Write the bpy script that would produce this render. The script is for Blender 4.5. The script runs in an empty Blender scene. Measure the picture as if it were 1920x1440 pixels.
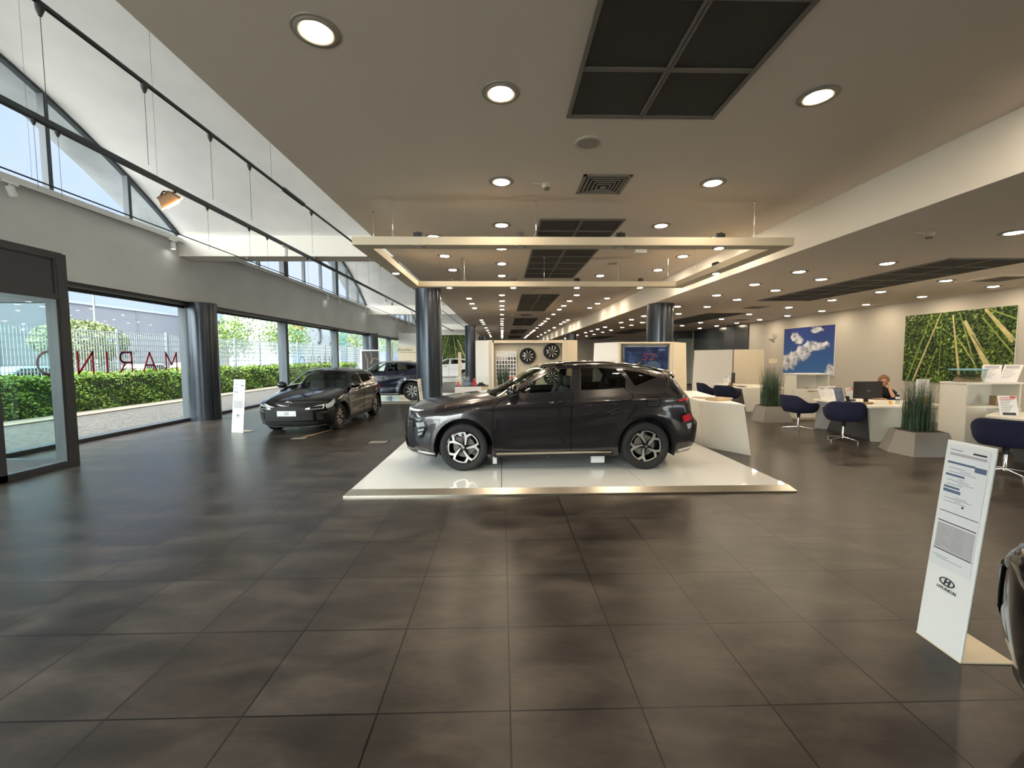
import bpy, bmesh, math, random
import numpy as np
from mathutils import Vector, Matrix, Euler
random.seed(7)
PI = math.pi
SC = bpy.context.scene
COL = SC.collection
# ------------------------------------------------------------------ camera, sky, sun, exposure
F_PX, CAM_Z = 800.0, 1.745
cam_d = bpy.data.cameras.new('camera'); cam = bpy.data.objects.new('camera', cam_d); COL.objects.link(cam)
cam_d.sensor_fit = 'HORIZONTAL'; cam_d.sensor_width = 36.0; cam_d.lens = F_PX / 1920.0 * 36.0
cam_d.clip_start = 0.05; cam_d.clip_end = 400
yaw = math.atan(18 / F_PX); pit = math.atan(52 / math.hypot(F_PX, 18)); roll = math.radians(-0.22)
fv = Vector((math.sin(yaw) * math.cos(pit), math.cos(yaw) * math.cos(pit), -math.sin(pit)))
rv = fv.cross(Vector((0, 0, 1))).normalized(); uv_ = rv.cross(fv)
c_, s_ = math.cos(roll), math.sin(roll)
rv, uv_ = c_ * rv + s_ * uv_, -s_ * rv + c_ * uv_
cm = Matrix.Identity(4)
for i in range(3):
    cm[i][0] = rv[i]; cm[i][1] = uv_[i]; cm[i][2] = -fv[i]
cm[2][3] = CAM_Z
cam.matrix_world = cm
SC.camera = cam
SC.view_settings.view_transform = 'Standard'; SC.view_settings.look = 'None'
SC.view_settings.exposure = 1.12; SC.view_settings.gamma = 1.0; SC.view_settings.use_curve_mapping = False
try:
    SC.cycles.use_denoising = True
    SC.cycles.max_bounces = 8; SC.cycles.diffuse_bounces = 4; SC.cycles.glossy_bounces = 4
    SC.cycles.transparent_max_bounces = 16; SC.cycles.caustics_reflective = False; SC.cycles.caustics_refractive = False
    SC.cycles.sample_clamp_indirect = 6.0; SC.cycles.use_light_tree = True
except Exception:
    pass
LAMP = 93.0          # downlight lens radiance
LAMP_COL = (1.0, 0.82, 0.60)
world = bpy.data.worlds.new('sky'); SC.world = world; world.use_nodes = True
wn = world.node_tree.nodes; wl = world.node_tree.links; wn.clear()
wo = wn.new('ShaderNodeOutputWorld'); bg = wn.new('ShaderNodeBackground'); tc = wn.new('ShaderNodeTexCoord')
sep = wn.new('ShaderNodeSeparateXYZ'); wl.new(tc.outputs['Generated'], sep.inputs[0])
cr = wn.new('ShaderNodeValToRGB'); wl.new(sep.outputs['Z'], cr.inputs[0])
cr.color_ramp.elements[0].color = (0.34, 0.40, 0.53, 1); cr.color_ramp.elements[1].position = 0.8; cr.color_ramp.elements[1].color = (0.16, 0.25, 0.46, 1)
nz = wn.new('ShaderNodeTexNoise'); nz.inputs['Scale'].default_value = 2.2; nz.inputs['Detail'].default_value = 5; wl.new(tc.outputs['Generated'], nz.inputs['Vector'])
cr2 = wn.new('ShaderNodeValToRGB'); wl.new(nz.outputs['Fac'], cr2.inputs[0]); cr2.color_ramp.elements[0].position = 0.42; cr2.color_ramp.elements[1].position = 0.68
mx = wn.new('ShaderNodeMixRGB'); wl.new(cr2.outputs[0], mx.inputs[0]); wl.new(cr.outputs[0], mx.inputs[1]); mx.inputs[2].default_value = (0.40, 0.43, 0.51, 1)
SUN_DIR = Vector((-0.22, -0.55, 0.80)).normalized(); GLOW = 8.5     # sky glow added around the sun, behind the viewer, to brighten the room
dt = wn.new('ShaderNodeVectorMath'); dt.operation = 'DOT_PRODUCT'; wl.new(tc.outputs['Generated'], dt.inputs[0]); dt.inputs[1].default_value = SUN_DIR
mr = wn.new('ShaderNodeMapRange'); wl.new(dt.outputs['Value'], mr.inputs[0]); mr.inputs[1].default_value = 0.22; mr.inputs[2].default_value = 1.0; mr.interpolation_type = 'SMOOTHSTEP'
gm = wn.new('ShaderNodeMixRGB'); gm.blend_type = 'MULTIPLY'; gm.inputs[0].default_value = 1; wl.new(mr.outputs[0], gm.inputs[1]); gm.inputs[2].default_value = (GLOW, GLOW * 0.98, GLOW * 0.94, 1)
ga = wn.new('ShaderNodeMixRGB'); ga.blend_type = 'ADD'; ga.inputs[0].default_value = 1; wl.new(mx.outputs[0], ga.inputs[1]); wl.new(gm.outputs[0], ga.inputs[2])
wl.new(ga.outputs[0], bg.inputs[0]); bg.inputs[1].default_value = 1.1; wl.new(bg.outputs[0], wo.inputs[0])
sd = bpy.data.lights.new('sun', 'SUN'); sd.energy = 2.4; sd.angle = 0.02; sd.color = (1, 0.95, 0.86)
sun = bpy.data.objects.new('sun', sd); COL.objects.link(sun); sun.location = (-30, 0, 40)
sun.rotation_euler = SUN_DIR.to_track_quat('Z', 'Y').to_euler()

# ------------------------------------------------------------------ materials
MATS = {}
def pmat(name, col, rough=0.5, metal=0.0, spec=0.5, emit=None, es=1.0, coat=0.0, noise=None, bump=None):
    m = bpy.data.materials.new(name); m.use_nodes = True
    nt = m.node_tree; b = nt.nodes['Principled BSDF']
    b.inputs['Base Color'].default_value = (*col, 1); b.inputs['Roughness'].default_value = rough
    b.inputs['Metallic'].default_value = metal; b.inputs['Specular IOR Level'].default_value = spec
    if coat: b.inputs['Coat Weight'].default_value = coat; b.inputs['Coat Roughness'].default_value = 0.03
    if emit: b.inputs['Emission Color'].default_value = (*emit, 1); b.inputs['Emission Strength'].default_value = es
    if noise or bump:
        t = nt.nodes.new('ShaderNodeTexCoord'); n = nt.nodes.new('ShaderNodeTexNoise')
        nt.links.new(t.outputs['Object'], n.inputs['Vector'])
        n.inputs['Scale'].default_value = (noise or bump)[0]; n.inputs['Detail'].default_value = 6
        if noise:
            r = nt.nodes.new('ShaderNodeValToRGB'); a = noise[1]
            r.color_ramp.elements[0].position = 0.3; r.color_ramp.elements[1].position = 0.7
            r.color_ramp.elements[0].color = (*[c * (1 - a) for c in col], 1); r.color_ramp.elements[1].color = (*[min(1, c * (1 + a)) for c in col], 1)
            nt.links.new(n.outputs['Fac'], r.inputs[0]); nt.links.new(r.outputs[0], b.inputs['Base Color'])
        if bump:
            bp = nt.nodes.new('ShaderNodeBump'); bp.inputs['Strength'].default_value = bump[1]; bp.inputs['Distance'].default_value = 0.02
            nt.links.new(n.outputs['Fac'], bp.inputs['Height']); nt.links.new(bp.outputs[0], b.inputs['Normal'])
    MATS[name] = m
    return m
def glass(name, tint, ior=1.45, rough=0.0, refl=1.0):
    m = bpy.data.materials.new(name); m.use_nodes = True; nt = m.node_tree; nt.nodes.clear()
    o = nt.nodes.new('ShaderNodeOutputMaterial'); mixn = nt.nodes.new('ShaderNodeMixShader')
    t = nt.nodes.new('ShaderNodeBsdfTransparent'); t.inputs[0].default_value = (*tint, 1)
    g = nt.nodes.new('ShaderNodeBsdfGlossy'); g.inputs['Roughness'].default_value = rough; g.inputs['Color'].default_value = (refl, refl, refl, 1)
    lw = nt.nodes.new('ShaderNodeLayerWeight'); lw.inputs[0].default_value = 0.5; f0 = ((ior - 1) / (ior + 1)) ** 2
    pw = nt.nodes.new('ShaderNodeMath'); pw.operation = 'POWER'; nt.links.new(lw.outputs['Facing'], pw.inputs[0]); pw.inputs[1].default_value = 5.0
    f = nt.nodes.new('ShaderNodeMath'); f.operation = 'MULTIPLY_ADD'; nt.links.new(pw.outputs[0], f.inputs[0]); f.inputs[1].default_value = 0.55 - f0; f.inputs[2].default_value = f0
    nt.links.new(f.outputs[0], mixn.inputs[0]); nt.links.new(t.outputs[0], mixn.inputs[1]); nt.links.new(g.outputs[0], mixn.inputs[2])
    nt.links.new(mixn.outputs[0], o.inputs[0]); MATS[name] = m
    return m
def emat(name, col, st):
    m = bpy.data.materials.new(name); m.use_nodes = True; nt = m.node_tree; nt.nodes.clear()
    o = nt.nodes.new('ShaderNodeOutputMaterial'); e = nt.nodes.new('ShaderNodeEmission')
    e.inputs[0].default_value = (*col, 1); e.inputs[1].default_value = st; nt.links.new(e.outputs[0], o.inputs[0]); MATS[name] = m
    return m
def M(n): return MATS[n]
pmat('plaster_ceiling', (0.82, 0.735, 0.65), 0.95, spec=0.1)
pmat('plaster_beam', (0.90, 0.86, 0.79), 0.9, spec=0.15)
pmat('plaster_vault', (0.88, 0.875, 0.86), 0.9, spec=0.15, noise=(1.2, 0.05), bump=(3.0, 0.1))
pmat('render_band', (0.66, 0.66, 0.65), 0.9, spec=0.15, noise=(0.8, 0.06))
pmat('wall_cream', (0.52, 0.49, 0.43), 0.75, spec=0.2)
pmat('concrete', (0.36, 0.39, 0.41), 0.9, noise=(1.5, 0.18))
pmat('frame_dark', (0.030, 0.033, 0.038), 0.45)
pmat('frame_grey', (0.045, 0.056, 0.066), 0.5, spec=0.3)
pmat('column_metal', (0.045, 0.055, 0.068), 0.22, metal=0.55, spec=0.6)
pmat('white_lacquer', (0.82, 0.80, 0.76), 0.35)
pmat('white_metal', (0.82, 0.82, 0.80), 0.4)
pmat('cream_panel', (0.78, 0.68, 0.50), 0.5)
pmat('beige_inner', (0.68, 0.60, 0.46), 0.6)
pmat('dark_panel', (0.035, 0.042, 0.048), 0.18, spec=0.6)
pmat('desk_dark', (0.10, 0.10, 0.10), 0.5)
pmat('desk_white', (0.80, 0.77, 0.68), 0.4)
pmat('frame_bar', (0.62, 0.54, 0.40), 0.55)
pmat('vent_dark', (0.050, 0.047, 0.042), 0.8)
pmat('vent_grid', (0.20, 0.18, 0.16), 0.6)
pmat('grille', (0.30, 0.28, 0.25), 0.6)
pmat('black', (0.012, 0.012, 0.013), 0.5)
pmat('black_gloss', (0.006, 0.006, 0.007), 0.08, spec=0.7)
pmat('rubber', (0.012, 0.012, 0.013), 0.75)
pmat('chrome', (0.75, 0.75, 0.76), 0.12, metal=1.0)
pmat('silver', (0.72, 0.70, 0.69), 0.3, metal=0.8)
pmat('steel', (0.62, 0.58, 0.50), 0.28, metal=1.0)
pmat('paint_grey', (0.019, 0.017, 0.020), 0.22, metal=0.35, spec=0.6, coat=1.0)
pmat('paint_black', (0.003, 0.003, 0.004), 0.15, spec=0.4, coat=0.6)
pmat('paint_navy', (0.010, 0.012, 0.030), 0.18, spec=0.6, coat=1.0)
pmat('paint_white', (0.80, 0.80, 0.80), 0.3, coat=1.0)
pmat('seat_black', (0.02, 0.02, 0.022), 0.8)
pmat('navy_fabric', (0.008, 0.011, 0.040), 0.9)
pmat('planter_grey', (0.20, 0.185, 0.17), 0.42, spec=0.6)
pmat('soil', (0.03, 0.02, 0.015), 1.0)
pmat('grass_blade', (0.045, 0.085, 0.045), 0.6, noise=(6, 0.5))
pmat('leaf', (0.075, 0.13, 0.006), 0.7, noise=(1.5, 0.35))
pmat('leaf_tree', (0.12, 0.19, 0.04), 0.7, noise=(0.8, 0.4))
pmat('leaf_ivy', (0.16, 0.20, 0.08), 0.7, noise=(1.2, 0.4))
pmat('bark', (0.12, 0.09, 0.06), 0.9)
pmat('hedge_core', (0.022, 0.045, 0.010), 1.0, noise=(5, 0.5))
pmat('kerb', (0.15, 0.125, 0.095), 0.9, noise=(3, 0.1))
pmat('paving_bounce', (0.62, 0.60, 0.56), 0.9)
pmat('asphalt', (0.14, 0.14, 0.145), 0.9)
pmat('fence_metal', (0.15, 0.17, 0.18), 0.6)
pmat('bld_grey', (0.19, 0.195, 0.225), 0.8)
pmat('bld_white', (0.34, 0.37, 0.42), 0.8)
pmat('bld_blue', (0.10, 0.30, 0.62), 0.7)
pmat('red_vinyl', (0.35, 0.01, 0.03), 0.6)
pmat('grey_vinyl', (0.10, 0.10, 0.11), 0.6)
pmat('sign_blue', (0.04, 0.18, 0.60), 0.5)
pmat('red', (0.55, 0.03, 0.03), 0.5)
pmat('tail_red', (0.35, 0.01, 0.02), 0.15, emit=(1, 0.03, 0.05), es=0.04)
pmat('paper', (0.82, 0.82, 0.84), 0.6)
pmat('ink', (0.03, 0.03, 0.035), 0.7)
pmat('ink_soft', (0.30, 0.32, 0.36), 0.7)
pmat('ink_blue', (0.10, 0.14, 0.24), 0.7)
pmat('ink_red', (0.55, 0.12, 0.10), 0.7)
pmat('paper_grey', (0.50, 0.47, 0.48), 0.7)
pmat('skin', (0.55, 0.30, 0.20), 0.55)
pmat('hair', (0.20, 0.10, 0.04), 0.6, noise=(40, 0.4))
pmat('cloth_black', (0.010, 0.010, 0.014), 0.9)
pmat('aqua_lid', (0.20, 0.45, 0.60), 0.4)
pmat('yellow', (0.75, 0.42, 0.05), 0.5)
pmat('tan', (0.36, 0.24, 0.13), 0.6)
pmat('wood_back', (0.66, 0.50, 0.30), 0.55)
pmat('joint', (0.006, 0.006, 0.006), 1.0, spec=0.0)
pmat('lamp_ring', (0.36, 0.33, 0.28), 0.5)
pmat('plastic_cream', (0.62, 0.56, 0.44), 0.5)
pmat('detector_dark', (0.2, 0.17, 0.13), 0.5)
pmat('bird', (0.30, 0.26, 0.20), 0.4, metal=0.4)
pmat('headlamp', (0.38, 0.40, 0.43), 0.12, metal=0.4, emit=(0.8, 0.88, 1), es=0.02)
pmat('drl', (0.9, 0.92, 0.95), 0.2, emit=(0.9, 0.95, 1), es=0.10)
glass('glass_window', (0.93, 0.97, 0.965), 1.25)
glass('glass_door', (0.88, 0.945, 0.945), 1.2)
glass('glass_car', (0.78, 0.86, 0.80), 1.45)
glass('glass_car_dark', (0.03, 0.03, 0.03), 1.4)
glass('glass_car_privacy', (0.24, 0.25, 0.24), 1.45)
glass('glass_clear', (0.985, 0.99, 0.99), 1.25)
glass('glass_bottle', (0.80, 0.86, 0.87), 1.35)
emat('lens_on', LAMP_COL, LAMP)
emat('lens_spot', (1, 0.86, 0.66), 14.0)
emat('lens_spot_white', (1, 0.95, 0.88), 10.0)
emat('heater_glow', (1.0, 0.42, 0.10), 9.0)
emat('heater_tube', (1.0, 0.75, 0.35), 40.0)

def nodes_of(name, rough=0.5, spec=0.5):
    m = bpy.data.materials.new(name); m.use_nodes = True; MATS[name] = m
    nt = m.node_tree; b = nt.nodes['Principled BSDF']; b.inputs['Roughness'].default_value = rough
    b.inputs['Specular IOR Level'].default_value = spec
    t = nt.nodes.new('ShaderNodeTexCoord')
    return nt, b, t
def mathn(nt, op, a, b=None, c=None):
    n = nt.nodes.new('ShaderNodeMath'); n.operation = op
    for i, v in enumerate((a, b, c)):
        if v is None: continue
        if isinstance(v, (int, float)): n.inputs[i].default_value = v
        else: nt.links.new(v, n.inputs[i])
    return n.outputs[0]
def noise_o(nt, vec, scale, detail=5, dist=0.0):
    n = nt.nodes.new('ShaderNodeTexNoise'); nt.links.new(vec, n.inputs['Vector']); n.inputs['Scale'].default_value = scale
    n.inputs['Detail'].default_value = detail; n.inputs['Distortion'].default_value = dist
    return n.outputs['Fac']
def ramp(nt, fac, stops):
    r = nt.nodes.new('ShaderNodeValToRGB'); nt.links.new(fac, r.inputs[0]); e = r.color_ramp.elements
    while len(e) < len(stops): e.new(0.5)
    for el, (p, c) in zip(e, stops):
        el.position = p; el.color = (*c, 1)
    return r.outputs[0]
def mixc(nt, fac, a, b, mode='MIX'):
    n = nt.nodes.new('ShaderNodeMixRGB'); n.blend_type = mode
    for i, v in enumerate((fac, a, b)):
        if isinstance(v, (int, float)): n.inputs[i].default_value = v
        elif isinstance(v, tuple): n.inputs[i].default_value = (*v, 1)
        else: nt.links.new(v, n.inputs[i])
    return n.outputs[0]
# tiled floor
nt, b, t = nodes_of('floor_tiles', 0.34, 0.24)
mp = nt.nodes.new('ShaderNodeMapping'); nt.links.new(t.outputs['Object'], mp.inputs[0]); mp.inputs['Location'].default_value = (-0.03 + 6.52, -1.995 + 13.04 + 0.0, 0)
br = nt.nodes.new('ShaderNodeTexBrick'); nt.links.new(mp.outputs[0], br.inputs['Vector']); br.offset = 0; br.squash = 1
br.inputs['Scale'].default_value = 1; br.inputs['Brick Width'].default_value = 0.652; br.inputs['Row Height'].default_value = 0.652
br.inputs['Mortar Size'].default_value = 0.0045; br.inputs['Mortar Smooth'].default_value = 0.0
br.inputs['Color1'].default_value = (0.036, 0.029, 0.0235, 1); br.inputs['Color2'].default_value = (0.050, 0.041, 0.034, 1); br.inputs['Mortar'].default_value = (0.004, 0.0035, 0.003, 1)
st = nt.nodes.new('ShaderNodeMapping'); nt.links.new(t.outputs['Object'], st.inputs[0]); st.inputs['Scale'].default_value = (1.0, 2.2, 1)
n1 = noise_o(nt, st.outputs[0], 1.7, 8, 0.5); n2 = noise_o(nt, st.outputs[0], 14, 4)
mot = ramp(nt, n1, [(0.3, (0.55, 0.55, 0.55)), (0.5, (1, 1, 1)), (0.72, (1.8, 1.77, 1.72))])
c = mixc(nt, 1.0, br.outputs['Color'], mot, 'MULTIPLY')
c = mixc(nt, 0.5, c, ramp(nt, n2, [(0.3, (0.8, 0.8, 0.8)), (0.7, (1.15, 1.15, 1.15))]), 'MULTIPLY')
sx = nt.nodes.new('ShaderNodeSeparateXYZ'); nt.links.new(t.outputs['Object'], sx.inputs[0])
for xj in (-1.93, 4.33):
    j = mathn(nt, 'LESS_THAN', mathn(nt, 'ABSOLUTE', mathn(nt, 'SUBTRACT', sx.outputs['X'], xj)), 0.006)
    c = mixc(nt, j, c, (0.02, 0.017, 0.015))
nt.links.new(c, b.inputs['Base Color'])
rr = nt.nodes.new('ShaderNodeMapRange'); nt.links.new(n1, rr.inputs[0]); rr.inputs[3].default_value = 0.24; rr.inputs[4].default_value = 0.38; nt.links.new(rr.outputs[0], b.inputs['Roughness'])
bp = nt.nodes.new('ShaderNodeBump'); bp.inputs['Strength'].default_value = 0.12; bp.inputs['Distance'].default_value = 0.01
nt.links.new(noise_o(nt, st.outputs[0], 6, 6), bp.inputs['Height']); nt.links.new(bp.outputs[0], b.inputs['Normal'])
# cobbles
nt, b, t = nodes_of('cobbles', 0.85)
vo = nt.nodes.new('ShaderNodeTexVoronoi'); nt.links.new(t.outputs['Object'], vo.inputs['Vector']); vo.inputs['Scale'].default_value = 5.0; vo.feature = 'DISTANCE_TO_EDGE'
c = ramp(nt, vo.outputs['Distance'], [(0.0, (0.006, 0.005, 0.005)), (0.12, (0.046, 0.040, 0.035)), (1.0, (0.056, 0.049, 0.043))])
nt.links.new(mixc(nt, 0.6, c, ramp(nt, noise_o(nt, t.outputs['Object'], 4), [(0.3, (0.75, 0.75, 0.75)), (0.7, (1.2, 1.2, 1.2))]), 'MULTIPLY'), b.inputs['Base Color'])
# glossy white podium tops
nt, b, t = nodes_of('podium_gloss', 0.04, 1.0)
nt.links.new(ramp(nt, noise_o(nt, t.outputs['Object'], 0.7), [(0.3, (0.74, 0.75, 0.72)), (0.7, (0.79, 0.80, 0.77))]), b.inputs['Base Color'])
# printed clouds
nt, b, t = nodes_of('print_clouds', 0.5, 0.3)
sp = nt.nodes.new('ShaderNodeSeparateXYZ'); nt.links.new(t.outputs['Object'], sp.inputs[0])   # object space: x across 0..W, y up 0..H
warp = nt.nodes.new('ShaderNodeTexNoise'); nt.links.new(t.outputs['Object'], warp.inputs['Vector']); warp.inputs['Scale'].default_value = 4; warp.inputs['Detail'].default_value = 7
wv = nt.nodes.new('ShaderNodeVectorMath'); wv.operation = 'MULTIPLY_ADD'; nt.links.new(warp.outputs['Color'], wv.inputs[0]); wv.inputs[1].default_value = (0.42, 0.42, 0); nt.links.new(t.outputs['Object'], wv.inputs[2])
tot = None
for (cx, cy, rx, ry) in [(0.25, 0.45, 0.55, 0.30), (0.62, 0.62, 0.38, 0.24), (1.05, 0.80, 0.42, 0.24), (1.45, 1.0, 0.42, 0.20), (1.9, 1.02, 0.46, 0.17), (0.85, 1.28, 0.22, 0.15), (0.6, 1.42, 0.22, 0.16), (1.75, 1.58, 0.28, 0.12), (2.5, 0.15, 0.28, 0.20)]:
    m2 = nt.nodes.new('ShaderNodeVectorMath'); m2.operation = 'SUBTRACT'; nt.links.new(wv.outputs[0], m2.inputs[0]); m2.inputs[1].default_value = (cx + 0.21, cy + 0.21, 0)
    m3 = nt.nodes.new('ShaderNodeVectorMath'); m3.operation = 'MULTIPLY'; nt.links.new(m2.outputs[0], m3.inputs[0]); m3.inputs[1].default_value = (1 / rx, 1 / ry, 0)
    m4 = nt.nodes.new('ShaderNodeVectorMath'); m4.operation = 'LENGTH'; nt.links.new(m3.outputs[0], m4.inputs[0])
    v = mathn(nt, 'SUBTRACT', 1.15, m4.outputs['Value'])
    tot = v if tot is None else mathn(nt, 'MAXIMUM', tot, v)
fac = mathn(nt, 'MULTIPLY', tot, 3.0)
cl = nt.nodes.new('ShaderNodeClamp'); nt.links.new(fac, cl.inputs[0])
skyc = ramp(nt, mathn(nt, 'DIVIDE', sp.outputs['Y'], 1.75), [(0, (0.05, 0.16, 0.42)), (1, (0.005, 0.018, 0.17))])
cc = ramp(nt, noise_o(nt, wv.outputs[0], 5, 6), [(0.35, (0.22, 0.27, 0.38)), (0.62, (0.80, 0.82, 0.86))])
nt.links.new(mixc(nt, cl.outputs[0], skyc, cc), b.inputs['Base Color'])
# printed foliage
nt, b, t = nodes_of('print_foliage', 0.5, 0.3)
f1 = ramp(nt, noise_o(nt, t.outputs['Object'], 16, 6, 0.6), [(0.40, (0.004, 0.010, 0.004)), (0.5, (0.022, 0.06, 0.008)), (0.59, (0.10, 0.20, 0.03)), (0.70, (0.45, 0.52, 0.36))])
f2 = ramp(nt, noise_o(nt, t.outputs['Object'], 1.6, 3), [(0.35, (0.3, 0.42, 0.3)), (0.65, (1.7, 1.45, 1.0))])
nt.links.new(mixc(nt, 1.0, f1, f2, 'MULTIPLY'), b.inputs['Base Color'])
pmat('stalk_green', (0.22, 0.30, 0.06), 0.5, noise=(7, 0.25)); pmat('stalk_pale', (0.52, 0.46, 0.22), 0.5, noise=(6, 0.25)); pmat('stalk_dark', (0.05, 0.09, 0.02), 0.5, noise=(7, 0.3))
# tv picture (backlit)
nt, b, t = nodes_of('tv_picture', 0.4, 0.15)
tvc = ramp(nt, noise_o(nt, t.outputs['Object'], 2.2, 2, 1.2), [(0.3, (0.002, 0.004, 0.014)), (0.5, (0.010, 0.022, 0.07)), (0.7, (0.05, 0.09, 0.18))])
b.inputs['Base Color'].default_value = (0.005, 0.005, 0.008, 1); nt.links.new(tvc, b.inputs['Emission Color']); b.inputs['Emission Strength'].default_value = 0.38
emat('tv_orange', (0.9, 0.12, 0.05), 0.22); emat('tv_grey', (0.10, 0.13, 0.17), 0.35); emat('tv_white', (0.8, 0.85, 1), 0.3)

# ------------------------------------------------------------------ mesh helpers
def frame(o, right, up):
    r = Vector(right).normalized(); u = Vector(up); u = (u - r * u.dot(r)).normalized(); n = r.cross(u)
    m = Matrix.Identity(4)
    for i in range(3):
        m[i][0] = r[i]; m[i][1] = u[i]; m[i][2] = n[i]; m[i][3] = o[i]
    return m
class MB:
    def __init__(s, T=None): s.v = []; s.f = []; s.mi = []; s.T = T
    def add(s, vs, fs, mi=0):
        o = len(s.v)
        for p in vs:
            p = Vector(p)
            s.v.append(tuple(s.T @ p) if s.T is not None else tuple(p))
        for f in fs:
            s.f.append(tuple(o + i for i in f)); s.mi.append(mi)
        return s
    def box(s, x0, x1, y0, y1, z0, z1, mi=0):
        return s.add([(x0, y0, z0), (x1, y0, z0), (x1, y1, z0), (x0, y1, z0), (x0, y0, z1), (x1, y0, z1), (x1, y1, z1), (x0, y1, z1)],
                     [(0, 3, 2, 1), (4, 5, 6, 7), (0, 1, 5, 4), (1, 2, 6, 5), (2, 3, 7, 6), (3, 0, 4, 7)], mi)
    def prism(s, poly, z0, z1, mi=0, top=None):
        n = len(poly); top = top or poly
        a = sum(poly[i][0] * poly[(i + 1) % n][1] - poly[(i + 1) % n][0] * poly[i][1] for i in range(n))
        if a < 0: poly = poly[::-1]; top = top[::-1]
        return s.add([(x, y, z0) for x, y in poly] + [(x, y, z1) for x, y in top],
                     [tuple(range(n - 1, -1, -1)), tuple(range(n, 2 * n))] + [(i, (i + 1) % n, n + (i + 1) % n, n + i) for i in range(n)], mi)
    def poly(s, pts, mi=0): return s.add(pts, [tuple(range(len(pts)))], mi)
    def tube(s, pts, r, n=8, mi=0, cap=True):
        pts = [Vector(p) for p in pts]; vs = []; fs = []
        rs = r if isinstance(r, (list, tuple)) else [r] * len(pts)
        prev = None
        for i, p in enumerate(pts):
            d = (pts[min(i + 1, len(pts) - 1)] - pts[max(i - 1, 0)]).normalized()
            if prev is None: a = d.orthogonal().normalized()
            else:
                a = prev - d * prev.dot(d); a = a.normalized() if a.length > 1e-6 else d.orthogonal().normalized()
            prev = a; b2 = d.cross(a)
            for k in range(n):
                th = 2 * PI * k / n; vs.append(p + (a * math.cos(th) + b2 * math.sin(th)) * rs[i])
        for i in range(len(pts) - 1):
            for k in range(n):
                fs.append((i * n + k, i * n + (k + 1) % n, (i + 1) * n + (k + 1) % n, (i + 1) * n + k))
        if cap: fs.append(tuple(range(n - 1, -1, -1))); fs.append(tuple((len(pts) - 1) * n + k for k in range(n)))
        return s.add(vs, fs, mi)
    def lathe(s, prof, n=24, c=(0, 0, 0), axis='z', mi=0, cap=True):
        vs = []; fs = []; c = Vector(c)
        for (r, z) in prof:
            for k in range(n):
                th = 2 * PI * k / n; x, y = r * math.cos(th), r * math.sin(th)
                p = (x, y, z) if axis == 'z' else ((x, z, y) if axis == 'y' else (z, x, y))
                vs.append(c + Vector(p))
        for i in range(len(prof) - 1):
            for k in range(n):
                fs.append((i * n + k, i * n + (k + 1) % n, (i + 1) * n + (k + 1) % n, (i + 1) * n + k))
        if cap and prof[0][0] > 1e-6: fs.append(tuple(range(n - 1, -1, -1)))
        if cap and prof[-1][0] > 1e-6: fs.append(tuple((len(prof) - 1) * n + k for k in range(n)))
        return s.add(vs, fs, mi)
    def grid(s, P, mi=0, flip=False):
        a = len(P); b2 = len(P[0]); vs = [p for row in P for p in row]; fs = []
        for i in range(a - 1):
            for j in range(b2 - 1):
                q = (i * b2 + j, i * b2 + j + 1, (i + 1) * b2 + j + 1, (i + 1) * b2 + j)
                fs.append(q[::-1] if flip else q)
        return s.add(vs, fs, mi)
    def ball(s, c, r, n=12, m=8, mi=0):
        rx, ry, rz = r if isinstance(r, tuple) else (r, r, r)
        P = []
        for i in range(m + 1):
            ph = PI * i / m
            P.append([(c[0] + rx * math.sin(ph) * math.cos(2 * PI * k / n), c[1] + ry * math.sin(ph) * math.sin(2 * PI * k / n), c[2] - rz * math.cos(ph)) for k in range(n + 1)])
        return s.grid(P, mi)
    def build(s, name, mats, parent=None, smooth=None, bevel=0, loc=None, weld=False):
        me = bpy.data.meshes.new(name); me.from_pydata(s.v, [], s.f)
        if not isinstance(mats, (list, tuple)): mats = [mats]
        for m in mats: me.materials.append(MATS[m] if isinstance(m, str) else m)
        me.polygons.foreach_set('material_index', s.mi)
        if weld:
            bmm = bmesh.new(); bmm.from_mesh(me); bmesh.ops.remove_doubles(bmm, verts=bmm.verts, dist=0.0008); bmm.to_mesh(me); bmm.free()
        if smooth is not None:
            me.shade_smooth(); me.set_sharp_from_angle(angle=math.radians(smooth))
        me.update()
        o = bpy.data.objects.new(name, me); COL.objects.link(o)
        if parent: o.parent = parent
        if loc: o.location = loc
        if bevel:
            bv = o.modifiers.new('bevel', 'BEVEL'); bv.width = bevel; bv.segments = 2; bv.limit_method = 'ANGLE'
        return o
def tag(o, label=None, cat=None, group=None, kind=None):
    if label: o['label'] = label
    if cat: o['category'] = cat
    if group: o['group'] = group
    if kind: o['kind'] = kind
    return o
def thing(name, label=None, cat=None, loc=(0, 0, 0), rz=0, group=None, kind=None):
    o = bpy.data.objects.new(name, None); COL.objects.link(o); o.location = loc; o.rotation_euler = (0, 0, rz)
    o.empty_display_size = 0.2
    return tag(o, label, cat, group, kind)
def dup(root, loc, rz=0, label=None, group=None):
    r = root.copy(); COL.objects.link(r); r.location = loc; r.rotation_euler = (0, 0, rz)
    if label: r['label'] = label
    if group: r['group'] = group
    for ch in list(root.children):
        c2 = ch.copy(); COL.objects.link(c2); c2.parent = r
        for g in list(ch.children):
            d = g.copy(); COL.objects.link(d); d.parent = c2
    return r
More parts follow.
